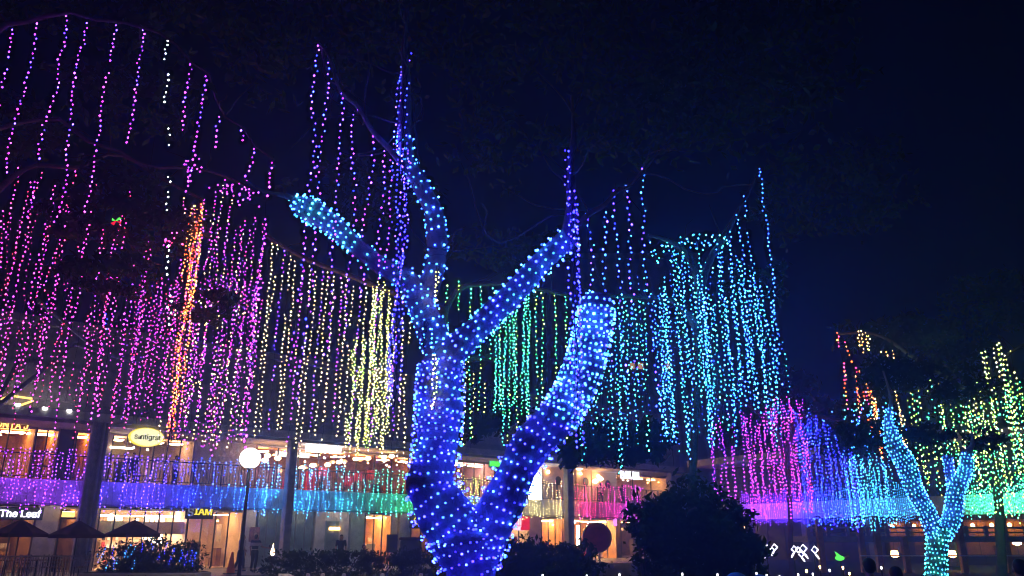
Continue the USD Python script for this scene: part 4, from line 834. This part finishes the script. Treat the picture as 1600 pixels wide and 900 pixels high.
table(*cx[0][:2], 'round terrace table nearest the left edge'); table(*cx[1][:2], 'round terrace table under the left umbrella'); table(*cx[2][:2], 'round terrace table beside the left column')
ch = thing('cafe_chair', 'dark terrace chair at the terrace tables on the left', 'chair', 'terrace chairs on the left', loc=(cx[0][0] - .6, cx[0][1], .02))
put('seat', bevel_box(-.21, .21, -.2, .2, .43, .47, .01), M['brown'], ch); put('backrest', [bevel_box(-.21, -.18, -.19, .19, .5 + q, .56 + q, .008) for q in (.08, .2, .32)], M['brown'], ch)
for a in (-.19, .17):
    for b_ in (-.18, .16): put('leg', box(a, a + .03, b_, b_ + .03, 0, .43 if a > 0 else .92), M['dark'], ch)
for k in range(3):
    for q, (dx, dy, rz) in enumerate(((-.62, 0, 0), (.62, .1, math.pi), (.05, -.65, math.pi / 2))):
        l = f"dark terrace chair {('on the left of', 'on the right of', 'in front of')[q]} the table {('nearest the left edge', 'under the left umbrella', 'beside the left column')[k]}"
        if k or q: copy(ch, (cx[k][0] + dx, cx[k][1] + dy, .02), rz, l)
        else: tag(ch, l)
t = thing('terrace_railing', 'low picket railing along the café terrace at the left', 'railing')
ra, rb = at(-60, 878, 31), at(138, 878, 32); put('rail', bar((ra[0], ra[1], .92), (rb[0], rb[1], .92), .03), M['steel'], t)
for k in range(46): q = ra + (rb - ra) * (k + .5) / 46; put('picket', cyl(q[0], q[1], 0, .91, .016, 5), M['steel'], t)
# lit hedge in a planter
rng = random.Random(55)
def bush(name, label, blobs, n, size, seed, cat='bush'):
    rg = random.Random(seed); t = thing(name, label, cat)
    bl = [(*at(u, v, y), rx, ry, rz, s) for u, v, y, rx, ry, rz, s in blobs]
    low = [(x, y, max(z * .45, .2), rx, ry, max(z * .4, .2), s * .8) for x, y, z, rx, ry, rz, s in bl if z < 2.6]
    put('foliage', leaves(bl + low, int(n * 1.6), size * 1.1, rg, .0), M['leaf'], t)
    st = []
    for q in bl:
        for k in range(3): st.append(tube([(q[0] + rg.uniform(-.2, .2) * q[3], q[1], 0), (q[0] + rg.uniform(-.5, .5) * q[3], q[1], max(q[2], .2))], [.03, .012], 5))
    put('stems', st, M['leaf_wood'], t, kind='stuff'); return t
bush('lit_hedge', 'rounded hedge strung with blue lights beside the umbrellas', [(190, 872, 30, .9, .6, .55, 1), (238, 868, 30, 1.0, .6, .62, 1.2), (286, 872, 30, .8, .6, .5, 1), (240, 880, 29.6, 1.6, .6, .5, 1)], 4200, .07, 5, 'hedge')
t = thing('hedge_lights', 'blue and cyan light strings draped on the rounded hedge', 'light string')
b = Bulbs(); ps = []
for u0, v0, n in ((150, 862, 7), (165, 850, 8), (178, 852, 14), (185, 868, 5), (197, 858, 5), (206, 848, 6), (212, 850, 8), (209, 872, 6), (222, 846, 6), (255, 858, 6), (262, 845, 8), (273, 853, 10), (285, 856, 8), (292, 858, 9), (301, 856, 8), (309, 860, 9), (172, 875, 7), (240, 846, 5)):
    n = max(3, int(n * .7)); p = at(u0, v0, 29.3); k = random.Random(u0).uniform(-.4, .3); cc = ['cyan', 'sky'] if u0 < 215 and u0 != 178 else ['royal', 'azure', 'blue']
    for j in range(n):
        p = p + np.array([k * .06 + rng.gauss(0, .03), -.02, -.085]); b.add(p, .022 * rng.uniform(.6, 1.1), mixc(cc, rng) * .5); ps.append(p)
b.build(t); put('wire', [tube(ps[i:i + 5], .004, 3) for i in range(0, len(ps) - 5, 5)], M['cable'], t)
t = thing('planter', 'long low concrete planter under the lit hedge', 'planter'); pa, pb = at(140, 880, 29.6), at(316, 880, 29.6)
put('wall', bevel_box(pa[0], pb[0], 29.0, 30.6, 0, .42, .03), M['concrete'], t); put('soil', box(pa[0] + .08, pb[0] - .08, 29.1, 30.5, .42, .44), M['bark_dark'], t)
# hedges and bushes
bush('low_hedge', 'low dark hedge along the plaza left of the big trunk', [(u, 872, 30, 1.0, .5, .28, 1) for u in range(440, 700, 32)], 3600, .07, 6, 'hedge')
bush('dark_bush', 'lumpy dark bushes right of the big trunk', [(800, 868, 24, .8, .7, .5, 1), (838, 866, 24, .8, .7, .5, 1), (872, 872, 24, .7, .6, .42, .9), (910, 880, 24, .7, .6, .35, .7), (790, 885, 23, .9, .6, .5, 1), (850, 888, 23, 1.2, .6, .45, 1)], 4800, .08, 7)
bush('dark_bush', 'small leafy bush before the yellow shop', [(912, 862, 34, .55, .5, .5, 1), (912, 872, 34, .5, .5, .4, .6)], 700, .09, 8)
bush('large_shrub', 'large dark shrub right of the yellow shop', [(1030, 815, 17, .62, .6, .56, 1), (1080, 798, 17, .75, .6, .62, 1.2), (1130, 822, 17, .62, .6, .5, 1), (1060, 850, 17, .75, .6, .4, 1), (1120, 860, 17, .7, .6, .4, 1), (1005, 812, 17, .32, .3, .32, .4), (1165, 855, 17, .5, .5, .3, .6)], 8200, .075, 9, 'shrub')
for k, (u, lbl) in enumerate(((482, 'leftmost small post light on the kerb left of the big trunk'), (505, 'second small post light on the kerb left of the big trunk'), (538, 'third small post light on the kerb left of the big trunk'), (598, 'fourth small post light on the kerb left of the big trunk'), (658, 'post light on the kerb nearest the big trunk'))):
    p = at(u, 890, 26); t = thing('post_light', lbl, 'light', loc=(p[0], 26, 0)); put('post', cyl(0, 0, 0, .45, .05, 8), M['concrete'], t); put('cap', lathe([(0, .55), (.06, .53), (.07, .455), (0, .455)], sides=8), M['white'], t)
t = thing('plaza_kerb', 'pale slab edge running towards the viewer on the plaza', 'kerb'); a, b_ = at(436, 884, 28), at(475, 906, 20)
put('slab', trimesh.convex.convex_hull(np.array([(a[0], a[1], 0), (a[0] + .35, a[1], 0), (b_[0], b_[1], 0), (b_[0] + .5, b_[1], 0), (a[0], a[1], .45), (a[0] + .35, a[1], .45), (b_[0], b_[1], .45), (b_[0] + .5, b_[1], .45)])), M['white'], t)
put('base', box(a[0] - .1, b_[0] + .7, 27.9, 28.2, 0, .2), M['concrete'], t)
# globe lamp post
p = at(391, 716, 27); t = thing('globe_lamp', 'bright white globe lamp on a slim post', 'street lamp', loc=(p[0], 27, 0))
put('post', tube([(0, 0, 0), (0, 0, .6), (0, 0, p[2] - .3)], [.09, .06, .045], 10), M['dark'], t); put('globe', trimesh.creation.icosphere(3, .33).apply_translation((0, 0, p[2])), M['globe'], t, smooth=True); put('collar', lathe([(0, p[2] - .26), (.14, p[2] - .27), (.12, p[2] - .34), (0, p[2] - .34)], sides=12), M['dark'], t)
# torch flame
p = at(426, 863, 33); t = thing('fire_torch', 'small flame burning on a bowl beside the thin pole', 'torch', loc=(p[0], 33, 0)); h = p[2]
put('flame', lathe([(0, h + .34), (.03, h + .2), (.075, h + .05), (.09, h - .04), (.05, h - .11), (0, h - .13)], sides=10), M['flame'], t); put('bowl', lathe([(0, h - .16), (.16, h - .15), (.13, h - .26), (0, h - .3)], sides=12), M['dark'], t); put('stand', cyl(0, 0, 0, h - .26, .03, 8), M['dark'], t)
# traffic cone
p = at(361, 885, 38); t = thing('traffic_cone', 'orange traffic cone standing left of the two people', 'cone', loc=(p[0], 38, .02)); put('cone', lathe([(0, .95), (.04, .94), (.2, .05), (0, .05)], sides=14), M['cone'], t); put('base', bevel_box(-.26, .26, -.26, .26, 0, .05, .01), M['dark'], t)
# round standing fan disc before the yellow shop
p = at(933, 840, 46); t = thing('round_sign', 'round dark red disc on a stand before the yellow shop', 'sign', loc=(p[0], 46, 0))
v_, f_ = lathe([(0, .06), (.7, .05), (.78, 0), (.7, -.05), (0, -.06)], sides=28); put('disc', (v_[:, [0, 2, 1]] + (0, 0, p[2]), f_[:, ::-1]), M['red'], t); put('rim', tube([(.78 * math.cos(q), 0, p[2] + .78 * math.sin(q)) for q in np.linspace(0, 6.283, 30)], .04, 6), M['mauve'], t); put('stand', [cyl(-.12, .05, 0, p[2] - .7, .05, 8), cyl(.12, .05, 0, p[2] - .7, .05, 8)], M['mauve'], t); put('foot', bevel_box(-.8, .8, -.3, .4, 0, .25, .03), M['concrete'], t)
# two dark boxes (kiosk, bin) before the shops
p = at(642, 860, 44); t = thing('kiosk_cart', 'dark covered cart parked left of the big trunk', 'cart', loc=(p[0], 44, 0)); put('body', bevel_box(-.55, .55, -.4, .4, .2, 1.45, .08), M['dark'], t); put('cover', bevel_box(-.6, .6, -.45, .45, 1.453, 1.6, .05), M['maroon'], t)
for a in (-.4, .4): v_, f_ = lathe([(0, .04), (.2, .04), (.2, -.04), (0, -.04)], sides=12); put('wheel', (v_[:, [0, 2, 1]] + (a, -.45, .2), f_[:, ::-1]), M['dark'], t)
p = at(612, 856, 46); t = thing('menu_stand', 'dark menu board stand before the lit restaurant', 'sign', loc=(p[0], 46, 0)); put('board', bevel_box(-.3, .3, -.03, .03, .8, 1.75, .02), M['dark'], t); put('leg', bar((-.2, 0, 0), (-.2, 0, .8), .03), M['dark'], t); put('leg', bar((.2, 0, 0), (.2, 0, .8), .03), M['dark'], t)
# diamond light ornaments
def diamonds(label, items, y):
    c0 = at(items[0][0], items[0][1], y); t = thing('diamond_lights', label, 'ornament')
    for u, v, w_, tail in items:
        p = at(u, v, y); k = w_ * y / F * .5
        loop = [p + np.array([k * math.cos(q), 0, k * math.sin(q)]) for q in np.arange(5) * math.pi / 2]
        put('diamond', tube(loop, .022, 6), M['neon_white'], t)
        if tail: put('tail', tube([p + (0, .02, -k), p + (tail * k * .6, .02, -k * 1.8), p + (tail * k * 1.1, .02, -k * 2.6)], [.02, .035, .02], 6), M['neon_white'], t)
    p = at(items[0][0], items[0][1], y); put('stake', bar((p[0], y + .1, 0), (p[0], y + .1, p[2] + .3), .02), M['dark'], t)
diamonds('pair of white neon diamonds left of the walkway post', [(1199, 857, 11, -1), (1210, 855, 9, -1)], 30)
diamonds('cluster of white neon diamonds beside the walkway post', [(1241, 858, 9, -1), (1247, 859, 8, 0), (1255, 857, 11, 1), (1252, 866, 8, 1)], 30)
diamonds('single white neon diamond right of the walkway post', [(1273, 859, 10, 1)], 30)
# garden stake lights
gl = None
gpts = [(848, 898, 'w'), (917, 899, 'w'), (968, 897, 'w'), (1066, 896, 'w'), (1121, 897, 'w'), (1182, 895, 'w'), (1198, 898, 'w'), (1218, 900, 'w'), (1247, 897, 'w'), (1270, 896, 'w'), (1260, 891, 'o'), (1281, 885, 'o'), (1296, 890, 'w'), (1317, 886, 'o'), (1327, 895, 'o'), (1377, 886, 'w')]
for n_, (u, v, k) in enumerate(gpts):
    y = 14.0; p = at(u, v, y); lbl = f'{"warm" if k == "o" else "white"} garden stake light near the bottom edge, {ORD[sum(1 for q in gpts if q[2] == k and q[0] < u)]} of its colour from the left'
    t = thing('garden_light', lbl, 'light', loc=(p[0], y, 0)); put('lamp', lathe([(0, p[2] + .012), (.016, p[2] + .006), (.016, p[2] - .03), (0, p[2] - .04)], sides=8), M['lamp_garden' if k == 'w' else 'lamp_orange'], t); put('stake', cyl(0, 0, 0, max(p[2] - .06, .1), .012, 5), M['dark'], t)
p = at(1312, 872, 30); t = thing('bird_ornament', 'small green lit bird ornament right of the walkway post', 'ornament', loc=tuple(p)); put('body', trimesh.creation.icosphere(2, .12).apply_scale((1.4, .8, .7)), M['neon_green'], t); put('tail', bar((.14, 0, .02), (.34, 0, .08), .025), M['orange_wood'], t); put('wing', trimesh.convex.convex_hull(np.array([(-.1, 0, .05), (.08, 0, .06), (-.16, 0, .24), (-.05, .04, .06)])), M['neon_green'], t); put('stake', bar((0, 0, -.06), (0, 0, -p[2]), .012, 5), M['dark'], t)
for u, lbl, rr in ((1150, 'larger pale blue rounded canopy top at the bottom edge', 20), (1187, 'smaller pale blue rounded canopy top at the bottom edge', 13)):
    y = 9.0; p = at(u, 894 if rr == 20 else 897, y); R_ = rr * y / F; t = thing('domed_canopy', lbl, 'canopy', loc=(p[0], y, 0)); h = p[2]
    put('canopy', lathe([(R_ * math.sin(q), h - R_ + R_ * math.cos(q)) for q in np.linspace(0.001, 1.4, 9)], sides=18), M['dome_cloth'], t, smooth=True); put('pole', cyl(0, 0, 0, h - .02, .012, 6), M['dark'], t); put('base', lathe([(0, .05), (.12, .04), (.14, 0), (0, 0)], sides=10), M['dark'], t)

# ================================================================== people
import manifold3d as m3
def capsule_chain(bones):
    def hull(a, ra, b, rb):
        pts = []
        for c, r in ((a, ra), (b, rb)):
            s = trimesh.creation.icosphere(2 if r > .03 else 1, r); pts.append(np.asarray(s.vertices) + np.asarray(c))
        h = trimesh.convex.convex_hull(np.vstack(pts)); return m3.Manifold(m3.Mesh(np.asarray(h.vertices, np.float32), np.asarray(h.faces, np.uint32)))
    return m3.Manifold.batch_boolean([hull(*b) for b in bones], m3.OpType.Add)
def smoothed(man, L_=.035, it=6):
    me = man.refine_to_length(L_).to_mesh(); t = trimesh.Trimesh(me.vert_properties[:, :3], me.tri_verts); trimesh.smoothing.filter_taubin(t, iterations=it); return t
def person(label, loc, rotz, J, top, bottom, hairlen='short', h=1.7, group=None, hold=None):
    """J: joints in metres for a figure facing -y: keys sh, el, wr, hp, kn, an (L, R)."""
    t = thing('person', label, 'person', group, loc=loc, rotz=rotz); a = lambda k: np.array(J[k], float)
    hd, nk, ch_, pv = a('head'), a('neck'), a('chest'), a('pelvis'); bones = [(pv, .125, ch_, .14), (ch_, .14, nk, .06), (nk, .055, hd - (0, 0, .06), .06), (hd + (0, .015, .02), .092, hd + (0, -.02, -.06), .065), (hd + (0, -.085, -.01), .016, hd + (0, -.11, -.035), .018), (hd + (-.085, 0, -.01), .02, hd + (-.09, 0, -.04), .014), (hd + (.085, 0, -.01), .02, hd + (.09, 0, -.04), .014)]
    shirt, legs = [(pv + (0, 0, .06), .142, ch_, .158), (ch_, .155, nk - (0, 0, .03), .075)], [(pv, .14, pv + (0, 0, .05), .138)]
    for s in 'LR':
        sh, el, wr, hp, kn, an = (a(k + s) for k in ('sh', 'el', 'wr', 'hp', 'kn', 'an'))
        bones += [(ch_ + (0, 0, .03), .09, sh, .062), (sh, .056, el, .043), (el, .042, wr, .028), (hp, .09, kn, .058), (kn, .056, an, .038), (an, .04, an + (0, -.13, -.045), .03), (an + (0, .03, -.03), .035, an + (0, -.08, -.05), .03)]
        shirt += [(ch_ + (0, 0, .03), .1, sh, .072), (sh, .07, sh * .3 + el * .7, .058)]
        legs += [(pv, .13, hp, .1), (hp, .102, kn, .07), (kn, .068, an + (0, 0, .06), .055)]
        d = wr - el; d /= np.linalg.norm(d); sd = np.cross(d, (0, 1, .2)); sd /= np.linalg.norm(sd); up = np.cross(sd, d); pm = wr + d * .075
        bones += [(wr, .026, pm + sd * .018, .02), (wr, .026, pm - sd * .02, .02)]
        for k, (o, l) in enumerate(((-.03, .06), (-.01, .075), (.011, .07), (.03, .055))):
            k0 = pm + sd * o; k1 = k0 + d * l * .55 + up * .006; bones += [(k0, .0095, k1, .009), (k1, .009, k1 + d * l * .4 + up * .02, .008)]
        th = wr + d * .03 - sd * .025; bones += [(th, .011, th + d * .03 - sd * .03, .01), (th + d * .03 - sd * .03, .01, th + d * .06 - sd * .035, .008)]
    put('body', smoothed(capsule_chain(bones), .03, 3), M['skin'], t, smooth=True)
    put('shirt', smoothed(capsule_chain(shirt)), M[top], t, smooth=True); put('trousers', smoothed(capsule_chain(legs)), M[bottom], t, smooth=True)
    hb = [(hd + (0, .03, .045), .092, hd + (0, .045, 0), .085)]
    if hairlen == 'long': hb += [(hd + (0, .06, 0), .085, hd + (0, .09, -.22), .08), (hd + (0, .08, -.2), .08, hd + (0, .09, -.36), .05)]
    put('hair', smoothed(capsule_chain(hb), .03, 2), M['hair'], t, smooth=True)
    for s in 'LR': an = a('an' + s); put('shoe', smoothed(capsule_chain([(an + (0, .03, -.045), .042, an + (0, -.15, -.06), .036)]), .03, 2), M['cloth_dark'], t, smooth=True)
    for s in (-1, 1): put('eye', trimesh.creation.icosphere(1, .012).apply_translation(hd + (s * .032, -.086, .01)), M['dark'], t)
    put('mouth', trimesh.creation.box((.045, .012, .01)).apply_translation(hd + (0, -.082, -.065)), M['red'], t)
    return t
def stand(lean=0.0, armL=None, armR=None, step=0.0):
    J = dict(head=(0, -.02 + lean * -.6, 1.58), neck=(0, lean * -.4, 1.42), chest=(0, lean * -.3, 1.25), pelvis=(0, 0, .95))
    for s, k in (('L', 1), ('R', -1)):
        J.update({'sh' + s: (k * .19, lean * -.35, 1.38), 'el' + s: (k * .25, .02, 1.1), 'wr' + s: (k * .26, -.06, .86), 'hp' + s: (k * .09, 0, .9), 'kn' + s: (k * .11, -.03 - k * step * .5, .5), 'an' + s: (k * .12, .02 - k * step, .1)})
    for arm, s in ((armL, 'L'), (armR, 'R')):
        if arm: J['el' + s], J['wr' + s] = arm
    return J
def sit(): 
    J = dict(head=(0, -.06, 1.17), neck=(0, -.02, 1.01), chest=(0, .0, .85), pelvis=(0, .04, .52))
    for s, k in (('L', 1), ('R', -1)): J.update({'sh' + s: (k * .19, 0, .97), 'el' + s: (k * .25, -.05, .7), 'wr' + s: (k * .14, -.28, .62), 'hp' + s: (k * .1, 0, .5), 'kn' + s: (k * .13, -.42, .5), 'an' + s: (k * .13, -.4, .1)})
    return J
p = at(374, 886, 41)
person('person in a pale top leaning with one knee bent beside the cone', (p[0], 41, .02), math.radians(70), stand(.12, None, ((-.24, -.1, 1.12), (-.12, -.3, 1.0)), .16), 'shirt_pale', 'cloth_dark')
p = at(393, 885, 41)
pr = person('person in a striped top standing and holding out a glowing phone', (p[0], 41.3, .02), math.radians(165), stand(.04, None, ((-.36, -.06, 1.12), (-.5, -.3, 1.08)), .03), 'shirt_stripe', 'cloth_dark')
ph = thing('phone', 'small pink glowing phone in the hand of the striped person', 'phone', loc=(p[0], 41.3, .02), rotz=math.radians(165)); put('screen', bevel_box(-.6, -.52, -.42, -.405, 1.06, 1.2, .004), M['phone'], ph); put('case', bevel_box(-.605, -.515, -.404, -.39, 1.055, 1.205, .004), M['dark'], ph)
p = at(532, 866, 43)
person('dark silhouetted person with long hair before the white portal', (p[0], 43, .02), math.radians(20), stand(.02), 'cloth_dark', 'cloth_dark', 'long')
p = at(567, 866, 43.5)
person('small dark figure sitting low left of the lit restaurant', (p[0], 43.5, -.05), math.radians(80), sit(), 'cloth_dark', 'cloth_dark')
def bench(x, y, label, z=.41):
    t = thing('stool', label, 'seat', loc=(x, y, 0)); put('seat', bevel_box(-.28, .28, -.22, .22, z - .06, z, .02), M['brown'], t)
    for a in (-.22, .18):
        for b2 in (-.17, .13): put('leg', box(a, a + .04, b2, b2 + .04, 0, z - .06), M['dark'], t)
bench(p[0], 43.5, 'low stool under the small sitting figure', .34)
for u, v, y, lbl, top, rz in ((1360, 886, 12.5, 'dark haired person seated in front of the walkway posts', 'cloth_dark', 185), (1594, 880, 12.0, 'dark haired seated person in pink at the right edge', 'cloth_pink', 170), (1402, 900, 12.2, 'low dark head at the bottom edge left of the turquoise trunk', 'cloth_dark', 180)):
    p = at(u, v, y); dz = min(0, p[2] - 1.17); person(lbl, (p[0], y, dz), math.radians(rz), sit(), top, 'cloth_dark')
    bench(p[0], y, {1360: 'stool under the seated person before the walkway posts', 1594: 'stool under the seated person in pink', 1402: 'stool under the low head at the bottom edge'}[u], max(.2, .41 + dz))
for k, (u, lbl) in enumerate(((205, 'dark figure at the balcony rail under the oval sign'), (272, 'dark figure at the balcony rail right of the oval sign'), (775, 'dark figure at the balcony rail below the green sign'), (938, 'dark figure at the balcony rail before the lit gables'), (972, 'dark figure at the balcony rail below the white script sign'))):
    s = su(u, 1.0, 745); q = P0 + D * s + N * 1.0; person(lbl, (q[0], q[1], FZ1 - .14), math.radians(40 + 40 * k), stand(.05), ['cloth_dark', 'shirt_pale'][k % 2], 'cloth_dark')

# ================================================================== haze
if HAZE_DENSITY:
    hm = usdkit.material(stage, L + 'haze', {'v': ('principled_volume', {'color': (0.26, 0.42, 1.0), 'density': HAZE_DENSITY, 'anisotropy': 0.55})}, [], volume='v.volume')
    put('haze', box(-160, 160, -40, 230, -1.3, 48), hm, kind='stuff')
